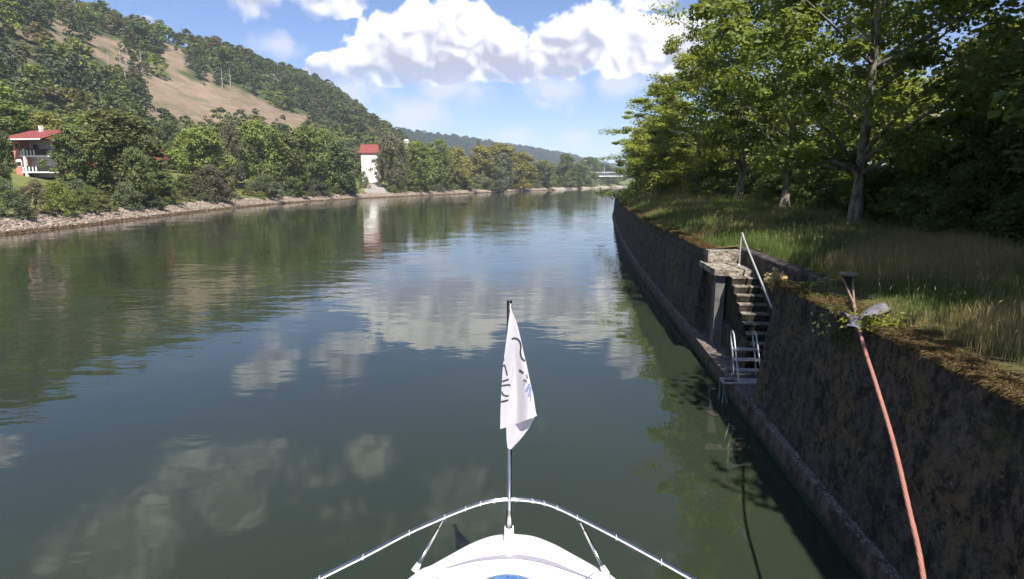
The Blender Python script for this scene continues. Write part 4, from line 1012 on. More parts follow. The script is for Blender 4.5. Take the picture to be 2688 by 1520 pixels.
# shrubs at the water's edge, surveyed ones first
SH = [('willow0', 326, 482, 38, 80, G_GREY, 'silvery grey-green willow shrub low on the bank before the largest tree'), ('willow1', 545, 440, 56, 113, G_BRN, 'dark grey-brown willow shrub beside the yellow grass patch'),
      ('willow2', 85, 478, 40, 67, G_BRN, 'reddish brown shrub on the bank below the salmon house'), ('willow0', 140, 480, 44, 70, G_LITE, 'bright green shrub on the bank below the salmon house'),
      ('willow1', 205, 500, 40, 73, G_MID, 'green shrub left of the silvery willow'), ('willow2', 258, 512, 34, 76, G_OLIVE, 'low olive shrub directly left of the silvery willow'),
      ('willow2', 385, 500, 40, 84, G_MID, 'green shrub right of the silvery willow'), ('willow0', 442, 492, 42, 92, G_OLIVE, 'olive shrub left of the dark grey-brown willow shrub'),
      ('willow0', 28, 500, 44, 63, G_DARK, 'dark shrub in the left corner above the rubble'), ('willow1', 690, 462, 50, 135, G_GREY, 'grey-green shrub right of the yellow grass patch'),
      ('willow2', 760, 470, 46, 148, G_MID, 'green shrub on the rubble bank left of the slipway, farther one'), ('willow0', 825, 468, 44, 165, G_GREY, 'greyish shrub second left of the slipway'),
      ('willow1', 895, 458, 44, 184, G_MID, 'green shrub leaning over the slipway from its left'), ('willow1', 952, 452, 18, 229, G_MID, 'green shrub hiding the foot of the white gabled house'), ('willow0', 1043, 486, 24, 222, G_GREY, 'small round grey-green shrub right of the slipway'),
      ('willow2', 1085, 490, 28, 240, G_OLIVE, 'low olive shrub second right of the slipway'), ('willow1', 1146, 484, 24, 258, G_GREY, 'grey shrub on the bank under the third tree'),
      ('willow0', 1215, 468, 40, 285, G_MID, 'broad green shrub before the yellow-green trees'), ('willow1', 1262, 462, 36, 300, G_GREY, 'grey-green shrub left of the slender grey tree'),
      ('willow2', 1424, 436, 27, 393, G_GREY, 'round willow overhanging the water before the olive tree'), ('willow0', 1370, 462, 26, 372, G_YEL, 'yellowish shrub right of the slender grey tree'),
      ('willow1', 1480, 444, 32, 430, G_OLIVE, 'olive shrub under the domed tree'), ('willow0', 1538, 440, 30, 500, G_GREY, 'large rounded willow in front of the bridge end'),
      ('willow2', 1560, 456, 20, 520, G_GREY, 'small drooping willow touching the bridge pier'), ('willow1', 1598, 470, 28, 640, G_DARK, 'dark bush under the far bridge')]
for (kd, px, py, hw, Y, colr, lab) in SH:
    ppm = 1600 / (Y * _cp)
    for Yq in np.arange(Y - 12, Y + 60, 1.0):
        q = at_y(px, py, Yq); s_ = float(bank_ts(q.x, q.y)[1][0])
        if s_ > 2.2 + hw / ppm * .5: break
    g = max(ground(q.x, q.y), .2); ppm = 1600 / (q.y * _cp)
    plant('willow_shrub', kd, (q.x, q.y, g - .3), max(1.5, (q.z - g) * 1.06), hw / ppm, rng.random() * 6.28, jit(colr, .06), lab, 'shrub', 'shrubs of the left bank')
CELLS = []
# undergrowth along the bank top between them
r_ = np.random.default_rng(17); kx = 0
for tq_ in np.arange(150, 720, 4.6):
    i = min(int(tq_ / 2.5), len(TT) - 1)
    for lane in (0, 1):
        s = (4.4, 9.2)[lane] + r_.uniform(-1, 1.4); x, y = BX[i] + NX[i] * s + r_.uniform(-1, 1), BY[i] + NY[i] * s + r_.uniform(-1.5, 1.5)
        z = ground(x, y); pxx, pyy = proj(x, y, z)
        if pxx < -80 or 590 < pxx < 640 or 930 < pxx < 1018: continue
        hgt = r_.uniform(1.5, 2.8) * (1 + .5 * lane); ci = r_.integers(5); c_ = [G_MID, G_OLIVE, G_GREY, G_LITE, G_BRN][ci]
        if -10 < pxx < 150: hgt *= .6
        o = plant('bank_shrub', 'willow%d' % r_.integers(3), (x, y, z - .2), hgt, hgt * r_.uniform(.7, 1.05), r_.random() * 6.28, jit(c_),
              None, 'shrub', 'undergrowth along the far bank')
        CELLS.append((o, ('green', 'olive', 'grey-green', 'light green', 'brownish')[ci] + (' low shrub on the bank', ' shrub higher up the bank')[lane], pxx))
# trees filling the ground between bank and hill foot
kx = 0
for tq_ in np.arange(120, 780, 7.5):
    i = min(int(tq_ / 2.5), len(TT) - 1)
    for s in (24, 34, 45, 57):
        s = s + r_.uniform(-4, 4); x, y = BX[i] + NX[i] * s + r_.uniform(-3, 3), BY[i] + NY[i] * s + r_.uniform(-3, 3); z = ground(x, y)
        pxx, pyy = proj(x, y, z)
        if pxx < -150 or pxx > 1640: continue
        if any((x - a) ** 2 + (y - b) ** 2 < (c * .55) ** 2 for a, b, c in LBXY): continue
        hd = y
        if -10 < pxx < 150 and y < 104: continue                       # open view to the salmon house
        if 915 < pxx < 1000 and y < 240: continue                      # and to the white one
        if 380 < pxx < 452 and y < 162: continue
        hgt = r_.uniform(7.5, 11.5) if s < 50 else r_.uniform(8, 12); ci = r_.integers(7); c_ = [G_MID, G_OLIVE, G_LITE, G_DARK, G_MID, G_YEL, G_BRN][ci]
        if s > 40 or y > 300: kd = 'far%d' % r_.integers(3)
        else: kd = 'mid%d' % r_.integers(4)
        o = plant('valley_tree', kd, (x, y, z - .3), hgt, hgt * r_.uniform(.36, .5), r_.random() * 6.28, jit(c_), None, 'tree', 'belt of wood behind the far bank')
        CELLS.append((o, ('green', 'olive', 'light green', 'dark', 'green', 'yellowish', 'brownish')[ci] + (' tree in the valley wood' if s < 42 else ' tree at the hill foot'), pxx))
# ---- hillside wood
pts = []
cand = 26000
tc = r_.random(cand) * 1150 + 60; sc_ = r_.random(cand) * 300 + 58
ii = np.clip((tc / 2.5).astype(int), 0, len(TT) - 1); hx = BX[ii] + NX[ii] * sc_; hy_ = BY[ii] + NY[ii] * sc_; hz = land_z(tc, sc_, hx, hy_)
lim = np.interp(tc, ct, cs) + 10; pxx, pyy = proj(hx, np.maximum(hy_, 1), hz)
ok = (sc_ < lim) & (hy_ > 40) & (pxx > -250) & (pxx < 1250)
inm = in_clear(hx, hy_, hz, 7) | in_clear(hx, hy_, hz + 5, 7) | in_clear(hx, hy_, hz + 10, 7)
inm |= in_poly(CLEAR[0], pxx, pyy - 12)
scrub = in_poly(CLEAR[7], pxx, pyy)
cell = {}
keep = []
for k in np.where(ok)[0]:
    if inm[k] and r_.random() > .022: continue
    if scrub[k] and r_.random() < .45: continue
    if 1016 < pxx[k] < 1082 and 430 < hy_[k] < 525: continue
    if 838 < pxx[k] < 868 and 215 < hy_[k] < 280: continue
    dmin = 6.3 + hy_[k] / 240; key = (int(hx[k] // dmin), int(hy_[k] // dmin))
    if any((hx[k] - hx[j]) ** 2 + (hy_[k] - hy_[j]) ** 2 < dmin ** 2 for a in (-1, 0, 1) for b in (-1, 0, 1) for j in cell.get((key[0] + a, key[1] + b), ())): continue
    cell.setdefault(key, []).append(k); keep.append(k)
keep = np.array(keep); dk = np.hypot(hx[keep], hy_[keep]); keep = keep[np.argsort(dk)]
print('hill trees', len(keep))
LABH = {'far': 'broadleaf tree in the dense wood on the lower left hillside', 'pine': 'dark pine tree scattered through the hillside wood', 'juniper': 'small dark juniper bush standing alone on the dry hillside meadow'}
cnt = {'far': 0, 'pine': 0, 'juniper': 0}; rest = []
forestn = n2d(hx, hy_, 1 / 55., 12.)
for k in keep:
    alone = bool(inm[k]); up = sc_[k] / lim[k]
    kd = 'juniper' if alone else ('pine' if (forestn[k] > .52 and up > .40 and r_.random() < .7) else 'far')
    if cnt[kd] >= (290, 150, 60)[('far', 'pine', 'juniper').index(kd)]: rest.append((k, kd)); continue
    cnt[kd] += 1
    hgt = {'far': r_.uniform(6.5, 11) * (1.35 if r_.random() < .2 else 1), 'pine': r_.uniform(9, 13.5), 'juniper': r_.uniform(1.4, 3.8)}[kd]
    if scrub[k] and kd != 'juniper': hgt *= .55
    ci = 3 if scrub[k] else r_.integers(5)
    base = {'far': [G_MID, G_DARK, G_OLIVE, G_BRN, G_LITE][ci], 'pine': [G_PINE, (0.07, .085, .05)][ci % 2], 'juniper': (0.075, .080, .045)}[kd]
    v = {'far': r_.integers(3), 'pine': r_.integers(2), 'juniper': ''}[kd]
    o = plant({'far': 'hillside_tree', 'pine': 'pine_tree', 'juniper': 'juniper_bush'}[kd], '%s%s' % (kd, v), (hx[k], hy_[k], hz[k] - .3), hgt, hgt * (r_.uniform(.42, .56) if kd == 'far' else r_.uniform(.28, .38) if kd == 'pine' else r_.uniform(.4, .6)),
          r_.random() * 6.28, jit(base), None, 'bush' if kd == 'juniper' else 'tree', {'far': 'hillside wood', 'pine': 'hillside pines', 'juniper': 'meadow junipers'}[kd])
    CELLS.append((o, {'far': ('green', 'dark green', 'olive', 'brownish', 'light green')[ci] + (' tree low on the hillside' if up < .42 else ' tree high on the hillside'), 'pine': ('dark', 'grey-green')[ci % 2] + ' pine on the hillside', 'juniper': 'lone juniper bush on the dry clearing'}[kd], pxx[k]))
print(cnt, len(rest))
# a label for each: colour and height on the slope, the landmark below it, its place in that row
ZONE = [(-60, 'beyond the left edge'), (40, 'at the left edge'), (150, 'above the salmon house'), (250, 'left of the largest bank tree'), (390, 'behind the largest bank tree'), (470, 'above the small dull red roof'), (560, 'behind the bright green round tree'), (650, 'behind the narrow brownish tree'),
        (760, 'left of the olive tree'), (850, 'before the peeping white gable'), (930, 'left of the white gabled house'), (1010, 'at the white gabled house'), (1110, 'right of the white gabled house'), (1220, 'left of the yellow-green trees'), (1380, 'around the yellow-green trees'), (1480, 'right of the yellow-green trees'), (9999, 'near the far bridge')]
ORD = 'first second third fourth fifth sixth seventh eighth ninth tenth eleventh twelfth thirteenth fourteenth fifteenth sixteenth seventeenth eighteenth nineteenth twentieth twenty-first twenty-second twenty-third twenty-fourth twenty-fifth twenty-sixth twenty-seventh twenty-eighth twenty-ninth thirtieth'.split()
cells = {}
for (o, what, pq) in CELLS: cells.setdefault((what, next((z for lim_, z in ZONE if pq < lim_), 'near the far bridge')), []).append((float(pq), o.name, o))
for (what, zone), lst in cells.items():
    lst.sort()
    for i_, (_, _, o) in enumerate(lst):
        o['label'] = '%s %s' % (what, zone) if len(lst) == 1 else '%s %s, %s from left' % (what, zone, ORD[min(i_, len(ORD) - 1)])
# the remaining, farther part of the wood: one mass, instanced on points
def scatter(name, pts, scl, rot, src, label, color):
    me = bpy.data.meshes.new(name); me.vertices.add(len(pts)); me.vertices.foreach_set('co', np.asarray(pts, np.float32).ravel())
    a = me.attributes.new('scl', 'FLOAT_VECTOR', 'POINT'); a.data.foreach_set('vector', np.asarray(scl, np.float32).ravel())
    a = me.attributes.new('rot', 'FLOAT', 'POINT'); a.data.foreach_set('value', np.asarray(rot, np.float32))
    o = link(name, me); o.color = tuple(color) + (1,)
    ng = bpy.data.node_groups.new(name + '_scatter', 'GeometryNodeTree')
    ng.interface.new_socket('Geometry', in_out='INPUT', socket_type='NodeSocketGeometry'); ng.interface.new_socket('Geometry', in_out='OUTPUT', socket_type='NodeSocketGeometry')
    gi = ng.nodes.new('NodeGroupInput'); go = ng.nodes.new('NodeGroupOutput'); ip = ng.nodes.new('GeometryNodeInstanceOnPoints')
    oi = ng.nodes.new('GeometryNodeObjectInfo'); oi.transform_space = 'ORIGINAL'; oi.inputs['Object'].default_value = src; oi.inputs['As Instance'].default_value = False
    na = ng.nodes.new('GeometryNodeInputNamedAttribute'); na.data_type = 'FLOAT_VECTOR'; na.inputs[0].default_value = 'scl'
    nr = ng.nodes.new('GeometryNodeInputNamedAttribute'); nr.data_type = 'FLOAT'; nr.inputs[0].default_value = 'rot'
    cx_ = ng.nodes.new('ShaderNodeCombineXYZ'); L = ng.links.new
    L(nr.outputs['Attribute'], cx_.inputs[2]); L(gi.outputs[0], ip.inputs['Points']); L(oi.outputs['Geometry'], ip.inputs['Instance']); L(cx_.outputs[0], ip.inputs['Rotation']); L(na.outputs['Attribute'], ip.inputs['Scale']); L(ip.outputs[0], go.inputs[0])
    md = o.modifiers.new('scatter', 'NODES'); md.node_group = ng
    return tag(o, label, None, None, 'stuff')
far_src = [o for o in bpy.data.objects if o.name.startswith('hillside_tree')]
srcs = {}
for o in far_src: srcs.setdefault(o.data.name, o)
srcs = list(srcs.values())
for j, src in enumerate(srcs):
    sel = [k for i_, (k, kd) in enumerate(rest) if i_ % len(srcs) == j]
    if not sel: continue
    hg = r_.uniform(8, 13, len(sel)); wd = hg * r_.uniform(.42, .56, len(sel))
    scatter('hillside_woodland', np.stack([hx[sel], hy_[sel], hz[sel] - .3], 1), np.stack([wd / 4.2, wd / 4.2, hg / 10], 1), r_.random(len(sel)) * 6.28, src, 'unbroken wood covering the upper and farther hillside', [(0.098, .118, .048), (0.078, .100, .043), (0.115, .128, .048)][j])
# far ridge forest
N = 7000; fi, fj = r_.integers(0, 109, N), 8 + r_.integers(0, 17, N); fa, fb = r_.random((N, 1)), r_.random((N, 1))
fp = FARV[fi, fj] * (1 - fa) * (1 - fb) + FARV[fi + 1, fj] * fa * (1 - fb) + FARV[fi, fj + 1] * (1 - fa) * fb + FARV[fi + 1, fj + 1] * fa * fb
hg = r_.uniform(12, 20, N); wd = hg * .55
scatter('far_ridge_forest', fp - np.array([0, 0, 2.]), np.stack([wd / 4.2, wd / 4.2, hg / 10], 1), r_.random(N) * 6.28, srcs[0], 'dark bluish forest covering the far ridge', (0.034, .052, .032))
# bare dead trees on the scree
r_ = np.random.default_rng(5)
for k, (px, py, Y) in enumerate(((318, 190, 330), (338, 196, 335), (352, 200, 340), (286, 186, 330), (330, 215, 318), (372, 188, 350), (584, 232, 420), (605, 226, 430))):
    tt_ = np.linspace(150, 520, 200); 
    d = ray(px, py); 
    for Yq in np.linspace(180, 700, 400):
        q = Vector((0, 0, 5)) + d * (Yq / d.y)
        if ground(q.x, q.y) > q.z: break
    mb = MB(); h_ = r_.uniform(8, 12); mb.tube([(0, 0, -.5), (.1, 0, h_ * .5), (.2, .1, h_)], [.28, .2, .05], 6)
    for j in range(9):
        z0 = h_ * r_.uniform(.35, .9); a_ = r_.random() * 6.28; l_ = r_.uniform(.8, 2.0); mb.tube([(.12, 0, z0), (math.cos(a_) * l_, math.sin(a_) * l_, z0 + l_ * .6)], [.09, .02], 5, False)
    o = mb.build('dead_tree', M_DEAD); o.location = q
    tag(o, ('bare grey dead tree by the dry clearing, %s listed from the left clump' % ORD[k]) if False else 'bare grey dead trunk by the dry clearing, %s from left' % ORD[(1, 3, 4, 0, 2, 5, 6, 7)[k]], 'tree', 'dead trees on the hillside')
# limestone outcrops
for k, (px, py, sz_, lab) in enumerate(((712, 214, 6.5, 'pale limestone outcrop among trees high on the right of the hillside'), (106, 8, 5.5, 'pale limestone outcrop at the hilltop near the left edge'), (330, 122, 2.2, 'low pale rock ledge in the upper dry clearing'))):
    d = ray(px, py)
    for Yq in np.linspace(180, 900, 500):
        q = Vector((0, 0, 5)) + d * (Yq / d.y)
        if ground(q.x, q.y) > q.z: break
    u_, v_ = np.meshgrid(np.linspace(0, 2 * np.pi, 25)[:-1], np.linspace(0, np.pi * .55, 9), indexing='ij')
    D = np.stack([np.sin(v_) * np.cos(u_), np.sin(v_) * np.sin(u_), np.cos(v_)], -1); rr = .15 + 1.5 * fbm(D * 3.1 + k * 5, 4, .65)
    Pk = D * rr[..., None] * sz_ * np.array([.9, .7, 1.1]); Vk = Pk.reshape(-1, 3); gf = grid_faces(24, 9); ex = np.array([[23 * 9 + j, j, j + 1, 23 * 9 + j + 1] for j in range(8)])
    o = mk('limestone_outcrop', Vk, np.concatenate([gf, ex]), mat_simple('limestone', (0.34, 0.32, 0.29), .9, .2, 0, .4, .8), None, False); o.location = q - Vector((0, 0, sz_ * .45)); tag(o, lab, 'rock')

# ---- right bank: row of maples beside the quay, hedge behind, trees behind that
def rb(u, v): p_ = WP(np.float64(u), v, 0); return (p_[0], p_[1], float(gr_z(np.float64(u), np.float64(v))) - .05)
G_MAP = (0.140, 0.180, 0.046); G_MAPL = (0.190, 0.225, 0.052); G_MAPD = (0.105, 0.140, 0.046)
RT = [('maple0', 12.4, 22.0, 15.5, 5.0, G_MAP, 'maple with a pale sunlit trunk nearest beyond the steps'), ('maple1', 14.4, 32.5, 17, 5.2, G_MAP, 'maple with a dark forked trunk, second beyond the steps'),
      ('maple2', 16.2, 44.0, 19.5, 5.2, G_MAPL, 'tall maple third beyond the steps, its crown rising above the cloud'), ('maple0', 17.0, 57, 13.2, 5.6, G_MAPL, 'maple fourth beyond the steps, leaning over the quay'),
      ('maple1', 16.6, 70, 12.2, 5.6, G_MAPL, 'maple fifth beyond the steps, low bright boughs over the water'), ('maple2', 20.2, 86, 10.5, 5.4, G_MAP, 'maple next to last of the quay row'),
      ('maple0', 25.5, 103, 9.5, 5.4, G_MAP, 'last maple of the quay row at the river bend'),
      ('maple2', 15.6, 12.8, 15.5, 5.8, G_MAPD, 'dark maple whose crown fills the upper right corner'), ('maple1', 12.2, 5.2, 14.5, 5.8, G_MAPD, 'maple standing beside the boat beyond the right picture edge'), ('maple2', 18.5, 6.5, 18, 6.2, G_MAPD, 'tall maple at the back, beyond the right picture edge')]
for (kd, x, y, hgt, wd, colr, lab) in RT:
    u, v = x * sa + y * ca, x * ca - y * sa; v -= float(bend(u))
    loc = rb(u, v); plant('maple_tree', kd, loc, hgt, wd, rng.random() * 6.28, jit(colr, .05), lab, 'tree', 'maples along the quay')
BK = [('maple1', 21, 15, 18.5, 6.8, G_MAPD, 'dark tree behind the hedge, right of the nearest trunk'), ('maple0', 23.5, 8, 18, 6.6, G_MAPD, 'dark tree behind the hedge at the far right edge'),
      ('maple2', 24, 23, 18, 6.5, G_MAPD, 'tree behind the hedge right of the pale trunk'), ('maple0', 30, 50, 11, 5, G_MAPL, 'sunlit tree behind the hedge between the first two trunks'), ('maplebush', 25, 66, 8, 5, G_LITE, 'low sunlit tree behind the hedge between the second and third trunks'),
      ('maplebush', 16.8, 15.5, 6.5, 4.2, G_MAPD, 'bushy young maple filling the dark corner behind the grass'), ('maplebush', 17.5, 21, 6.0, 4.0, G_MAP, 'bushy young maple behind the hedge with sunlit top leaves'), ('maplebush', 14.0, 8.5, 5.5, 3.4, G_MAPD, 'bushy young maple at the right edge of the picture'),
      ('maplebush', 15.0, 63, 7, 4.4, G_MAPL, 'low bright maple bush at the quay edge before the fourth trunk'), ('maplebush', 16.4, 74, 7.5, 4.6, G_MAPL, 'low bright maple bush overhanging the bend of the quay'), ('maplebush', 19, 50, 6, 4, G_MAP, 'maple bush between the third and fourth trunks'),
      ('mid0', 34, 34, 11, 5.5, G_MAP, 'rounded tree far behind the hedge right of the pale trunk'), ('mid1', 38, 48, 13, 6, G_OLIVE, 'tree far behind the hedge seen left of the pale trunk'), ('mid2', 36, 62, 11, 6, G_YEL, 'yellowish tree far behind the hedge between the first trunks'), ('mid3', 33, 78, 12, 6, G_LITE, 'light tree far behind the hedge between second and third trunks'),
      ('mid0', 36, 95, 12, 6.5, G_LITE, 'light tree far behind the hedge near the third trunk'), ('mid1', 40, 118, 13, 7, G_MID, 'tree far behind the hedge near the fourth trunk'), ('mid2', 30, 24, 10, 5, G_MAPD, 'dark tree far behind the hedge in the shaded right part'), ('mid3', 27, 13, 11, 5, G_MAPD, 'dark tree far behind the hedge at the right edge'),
      ('mid2', 45, 150, 12, 7, G_MID, 'first tree on the right bank beyond the quay end'), ('mid0', 62, 200, 13, 8, G_MID, 'second tree on the right bank beyond the quay end'), ('mid1', 84, 270, 13, 9, G_MID, 'third tree on the right bank beyond the quay end'), ('mid3', 112, 350, 13, 9, G_DARK, 'fourth tree on the right bank beyond the quay end'), ('mid0', 138, 440, 12, 10, G_DARK, 'fifth tree on the right bank beyond the quay end'), ('mid1', 160, 520, 12, 10, G_DARK, 'sixth tree on the right bank near the bridge'),
      ('maplebush', 23, 92, 6, 4.5, G_MAPL, 'low bright bush where the quay bends away'), ('maplebush', 29, 112, 7, 5, G_MAP, 'bush beyond the end of the quay')]
for (kd, x, y, hgt, wd, colr, lab) in BK:
    u, v = x * sa + y * ca, x * ca - y * sa; v -= float(bend(u))
    plant('background_tree', kd, rb(u, v), hgt, wd, rng.random() * 6.28, jit(colr, .05), lab, 'tree', 'trees behind the hedge')
r_ = np.random.default_rng(23)
HP = [(11.6, 6.5), (12.2, 9.2), (12.6, 11.8), (12.9, 14.4), (13.1, 17.0), (13.6, 19.4), (14.4, 22.2), (14.9, 25.0), (15.4, 27.8), (15.9, 31), (16.4, 34), (17, 37.5), (17.3, 41), (18, 45), (18.3, 49.5), (19, 54), (19.6, 59), (20.2, 64.5), (21, 70), (22, 76), (23.3, 82)]
for k, (x, y) in enumerate(HP):
    for row in (0, 1):
        xx, yy = x + row * 1.5 + r_.uniform(-.3, .3), y + row * 1.2 + r_.uniform(-.4, .4)
        u, v = xx * sa + yy * ca, xx * ca - yy * sa; v -= float(bend(u))
        hgt = r_.uniform(1.7, 2.3) + row * .5
        if row == 0: lab = 'hedge shrub at the dark foot of the trees, number %s from the right edge' % ['one', 'two', 'three', 'four', 'five', 'six', 'seven', 'eight', 'nine', 'ten', 'eleven', 'twelve', 'thirteen', 'fourteen', 'fifteen', 'sixteen', 'seventeen', 'eighteen', 'nineteen', 'twenty', 'twenty-one'][k]
        else: lab = 'taller hedge shrub behind the first hedge row, %s from the right edge' % (ORD)[k]
        plant('hedge_shrub', 'hedge%d' % r_.integers(3), rb(u, v), hgt, r_.uniform(1.5, 1.9), r_.random() * 6.28, jit((0.085, .118, .036)), lab, 'shrub', 'hedge behind the maples' if row == 0 else 'second row of the hedge')
# ================================================================== grass, moss, small plants
m, t = new_mat('meadow_grass'); a = t.node('ShaderNodeAttribute', attribute_name='col').outputs['Color']
b = t.node('ShaderNodeBsdfPrincipled', {'Base Color': a, 'Roughness': .6, 'Specular IOR Level': .25}); tr = t.node('ShaderNodeBsdfTranslucent', {0: t.vm('MULTIPLY', a, (1.3, 1.25, .8))})
ms = t.node('ShaderNodeMixShader', {0: .35, 1: b.outputs[0], 2: tr.outputs[0]}); t.l.new(ms.outputs[0], t.out.inputs[0]); M_GRASS = m
def blades(u, v, h, wd, bendf, col, r_, z=None):
    n = len(u); base = WP(u, v, gr_z(u, v) - .02 if z is None else z); an = r_.random(n) * 6.283
    side = np.stack([np.cos(an), np.sin(an), np.zeros(n)], 1); bd = np.stack([-np.sin(an), np.cos(an), np.zeros(n)], 1)
    an2 = r_.random(n) * 6.283; bd = bd * .5 + np.stack([np.cos(an2), np.sin(an2), np.zeros(n)], 1) * .5
    h_, w_, k_ = h[:, None], wd[:, None], bendf[:, None]; up = np.array([0, 0, 1.])
    mid = base + up * h_ * .55 + bd * h_ * k_ * .3; tip = base + up * h_ * (1 - .25 * k_) + bd * h_ * k_
    V = np.stack([base - side * w_, base + side * w_, mid + side * w_ * .8, mid - side * w_ * .8, tip], 1)
    F4 = np.arange(n)[:, None] * 5 + np.array([0, 1, 2, 3]); F3 = np.arange(n)[:, None] * 5 + np.array([3, 2, 4])
    return V.reshape(-1, 3), F4, F3, np.repeat(np.column_stack([col, np.ones(n)]), 5, axis=0), tip
r_ = np.random.default_rng(41)
def scatter_grass(n, u0, u1, vmax, hs, wds, seed, headp):
    u = u0 + (u1 - u0) * r_.random(n); off_ = np.where(u < 11.5, .50, .20) + .12 * r_.random(n); v = V_TOP + off_ + (vmax - off_) * r_.random(n) ** .85
    hole = (u > U0 - .25) & (u < U1 + .35) & (v < V_IN + .25); u, v = u[~hole], v[~hole]
    x, y = u * sa + v * ca, u * ca - v * sa
    patch = n2d(x, y, .38, 6.0, 3); fine = n2d(x, y, 1.6, 2.0, 2)
    q = np.clip((v - V_TOP) / 1.1, 0, 1)
    h = hs * (.35 + .65 * q) * (.55 + .9 * r_.random(len(u))) * (.7 + .6 * patch)
    near_b = np.exp(-((u - 11.3) ** 2 / 5 + (v - 5.0) ** 2 / .9)); h *= 1 - .75 * near_b
    dry = np.clip((patch - .46) * 4.5 + (r_.random(len(u)) - .5) * .8, 0, 1)[:, None]
    gre = np.array([0.105, 0.148, 0.036]) * (.7 + .7 * r_.random((len(u), 1))); straw = np.array([0.32, 0.26, 0.115]) * (.7 + .6 * r_.random((len(u), 1)))
    col = gre * (1 - dry) + straw * dry
    V, F4, F3, C, tip = blades(u, v, h, wds * (.7 + .6 * r_.random(len(u))), .15 + .45 * r_.random(len(u)), col, r_)
    out = [(V, F4, F3, C)]
    hd = np.where((r_.random(len(u)) < headp) & (q > .55))[0]
    if len(hd):                                       # flowering stalks with feathery heads
        uu, vv = u[hd] + r_.normal(0, .05, len(hd)), v[hd]; hh_ = hs * (1.0 + .8 * r_.random(len(hd)))
        colh = np.array([0.34, 0.27, 0.14]) * (.75 + .5 * r_.random((len(hd), 1)))
        V, F4, F3, C, tip = blades(uu, vv, hh_, wds * .45 * np.ones(len(hd)), .10 + .3 * r_.random(len(hd)), colh, r_); out.append((V, F4, F3, C))
        ns = unit(np.stack([r_.normal(0, 1, len(hd)), r_.normal(0, 1, len(hd)), np.zeros(len(hd))], 1)); ax = unit(np.array([0, 0, 1.]) + r_.normal(0, .3, (len(hd), 3)))
        L_ = (.022 + .030 * r_.random(len(hd)))[:, None] * (1 + wds * 40); sd = np.cross(ax, ns)
        Vh = np.stack([tip - ax * L_, tip - ax * L_ * .2 + sd * L_ * .13, tip + ax * L_ * .8, tip - ax * L_ * .2 - sd * L_ * .13], 1).reshape(-1, 3)
        C4 = np.repeat(np.column_stack([colh * 1.25, np.ones(len(hd))]), 4, axis=0); out.append((Vh, np.arange(4 * len(hd)).reshape(-1, 4), np.zeros((0, 3), int), C4))
    return out
parts = []
parts += scatter_grass(80000, 3.5, 14, 8.5, .27, .0036, 1, .02)
parts += scatter_grass(85000, 12, 26, 8.5, .38, .0050, 2, .02)
parts += scatter_grass(55000, 25, 50, 9, .50, .009, 3, .03)
parts += scatter_grass(26000, 48, 108, 9, .75, .018, 4, .06)
def join_build(name, parts, mat):
    off = 0; Vs, A4, A3, Cs = [], [], [], []
    for V, F4, F3, C in parts:
        Vs.append(V); A4.append(F4 + off); A3.append(F3 + off if len(F3) else np.zeros((0, 3), int)); Cs.append(C); off += len(V)
    return mk(name, np.concatenate(Vs), [f for f in (np.concatenate(A4), np.concatenate(A3)) if len(f)], mat, None, False, {'col': ('FLOAT_COLOR', np.concatenate(Cs))})
tag(join_build('meadow_grass', parts, M_GRASS), 'tall half-dry grass covering the top of the quay', None, None, 'stuff')
# moss and dead thatch draped over the wall edge
n = 80000; u = 3.5 + 60 * r_.random(n) ** 1.6; v = V_TOP + np.abs(r_.normal(0, 1, n)) * np.where(u < 11, .36, .20) - .04
hole = (u > U0 - .05) & (u < U1 + .05); u, v = u[~hole], v[~hole]; n = len(u)
pt = n2d(u, v * 0, .9, 4., 3); kp = pt + r_.random(n) * .35 + np.where(u < 11, .2, 0) > .52; u, v, pt = u[kp], v[kp], pt[kp]; n = len(u)
base = WP(u, v, H_WALL + .015 + .05 * r_.random(n)); d = unit(np.stack([-ca + r_.normal(0, .8, n), sa + r_.normal(0, .8, n), r_.normal(-.15, .45, n)], 1)); L_ = (.03 + .065 * r_.random(n))[:, None] * (1 + u[:, None] / 30)
sd = unit(np.cross(d, r_.normal(0, 1, (n, 3)))); wq = .005 * (1 + u[:, None] / 20)
V = np.stack([base - sd * wq, base + sd * wq, base + d * L_ + np.array([0, 0, -.02])], 1).reshape(-1, 3)
mix_ = np.clip((n2d(u, v, .7, 9., 3) - .40) * 5, 0, 1)[:, None]; mix_ = np.maximum(mix_, np.clip((10.5 - u) / 2.5, 0, 1)[:, None] * .8)
col = (np.array([0.13, 0.082, 0.034]) * mix_ + np.array([0.085, 0.085, 0.026]) * (1 - mix_)) * (.6 + .8 * r_.random((n, 1)))
tag(mk('moss_fringe', V, np.arange(3 * n).reshape(-1, 3), M_GRASS, None, False, {'col': ('FLOAT_COLOR', np.repeat(np.column_stack([col, np.ones(n)]), 3, axis=0))}), 'brown moss and thatch fringing the edge of the quay wall', None, None, 'stuff')
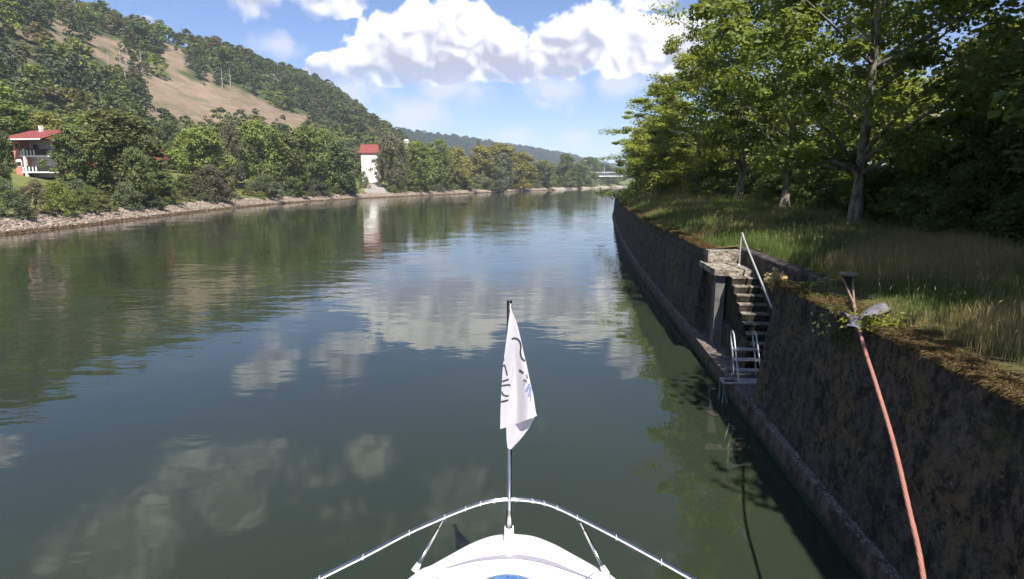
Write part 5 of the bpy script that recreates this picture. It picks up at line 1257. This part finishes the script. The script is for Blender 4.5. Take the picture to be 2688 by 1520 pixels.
# leafy plants rooted in the wall top
def leafy(name, ctr, rad, n, ls, colr, label, cat):
    P = np.array(ctr) + r_.normal(0, 1, (n, 3)) * np.array(rad); Nn = unit(r_.normal(0, .6, (n, 3)) + np.array([-.35, -.35, .7])); V, F = leaf_cards(P, Nn, ls * (.6 + .8 * r_.random(n)), .7, r_)
    e = empty(name, tuple(ctr), 0, label, cat); V = V - np.array(ctr)
    o = mk('foliage', V, F, M_LEAF, e, False, {'rnd': ('FLOAT', np.repeat(r_.random(n), 4))}); o.color = tuple(colr) + (1,)
    mb = MB()
    for k in range(9): q = r_.normal(0, 1, 3) * np.array(rad); mb.tube([(0, 0, -.12), tuple(q * .5), tuple(q)], [.006, .004, .002], 4, False)
    mb.build('stem', M_BARKD, e); return e
leafy('leafy_plant', at_z(2292, 850, 3.05), (.17, .15, .07), 420, .06, (0.20, .22, .035), 'yellow-green leafy plant on the wall edge beside the grey sheet', 'plant')
leafy('ivy_clump', at_z(2215, 868, 2.80), (.10, .30, .13), 380, .05, (0.055, .075, .022), 'small dark ivy clump hanging on the wall left of the rope', 'plant')
leafy('dry_tuft', WPt(12.75, 4.2, 3.03), (.10, .12, .09), 120, .09, (0.34, .29, .17), 'pale dry tuft at the corner where the steps meet the wall', 'plant')
leafy('trailing_weed', at_z(2668, 1085, 2.62), (.10, .22, .17), 160, .028, (0.25, .26, .19), 'thin trailing weed with pale buds hanging at the right wall edge', 'plant')
# leaves and scum drifting on the water near the wall
for k, (px, py, s) in enumerate(((1878, 1088, .16), (1862, 1082, .12), (1905, 1103, .10), (1750, 955, .06), (1578, 646, .35), (1968, 1200, .05))):
    q = at_z(px, py, .006); mb = MB(); n = 9
    ring_ = [(q.x + s * (.6 + .6 * r_.random()) * math.cos(a_), q.y + s * .7 * (.6 + .6 * r_.random()) * math.sin(a_), .006 + .01 * r_.random()) for a_ in np.linspace(0, 6.28, n, endpoint=False)]
    mb.add([(q.x, q.y, .02)] + ring_, [(0, 1 + j, 1 + (j + 1) % n) for j in range(n)])
    tag(mb.build('floating_debris', M_STEP), ['largest scrap of floating weed just off the ledge', 'scrap of floating weed left of the largest one', 'scrap of floating weed right of the largest one', 'tiny leaf floating along the far part of the wall', 'dark stick floating where the wall bends away', 'tiny leaf floating below the near wall section'][k], 'debris', 'flotsam by the wall')
# ================================================================== haze over the valley
HAZE = True
if HAZE:
    m, t = new_mat('valley_haze')
    pvn = t.node('ShaderNodeVolumePrincipled', {'Color': (0.80, 0.88, 1.0, 1), 'Density': 0.00019, 'Anisotropy': 0.1})
    t.l.new(pvn.outputs[0], t.out.inputs['Volume'])
    mb = MB(); mb.box(-1200, 2700, -450, 3500, -3.5, 150); tag(mb.build('haze', m), 'thin blue summer haze filling the valley', None, None, 'stuff')
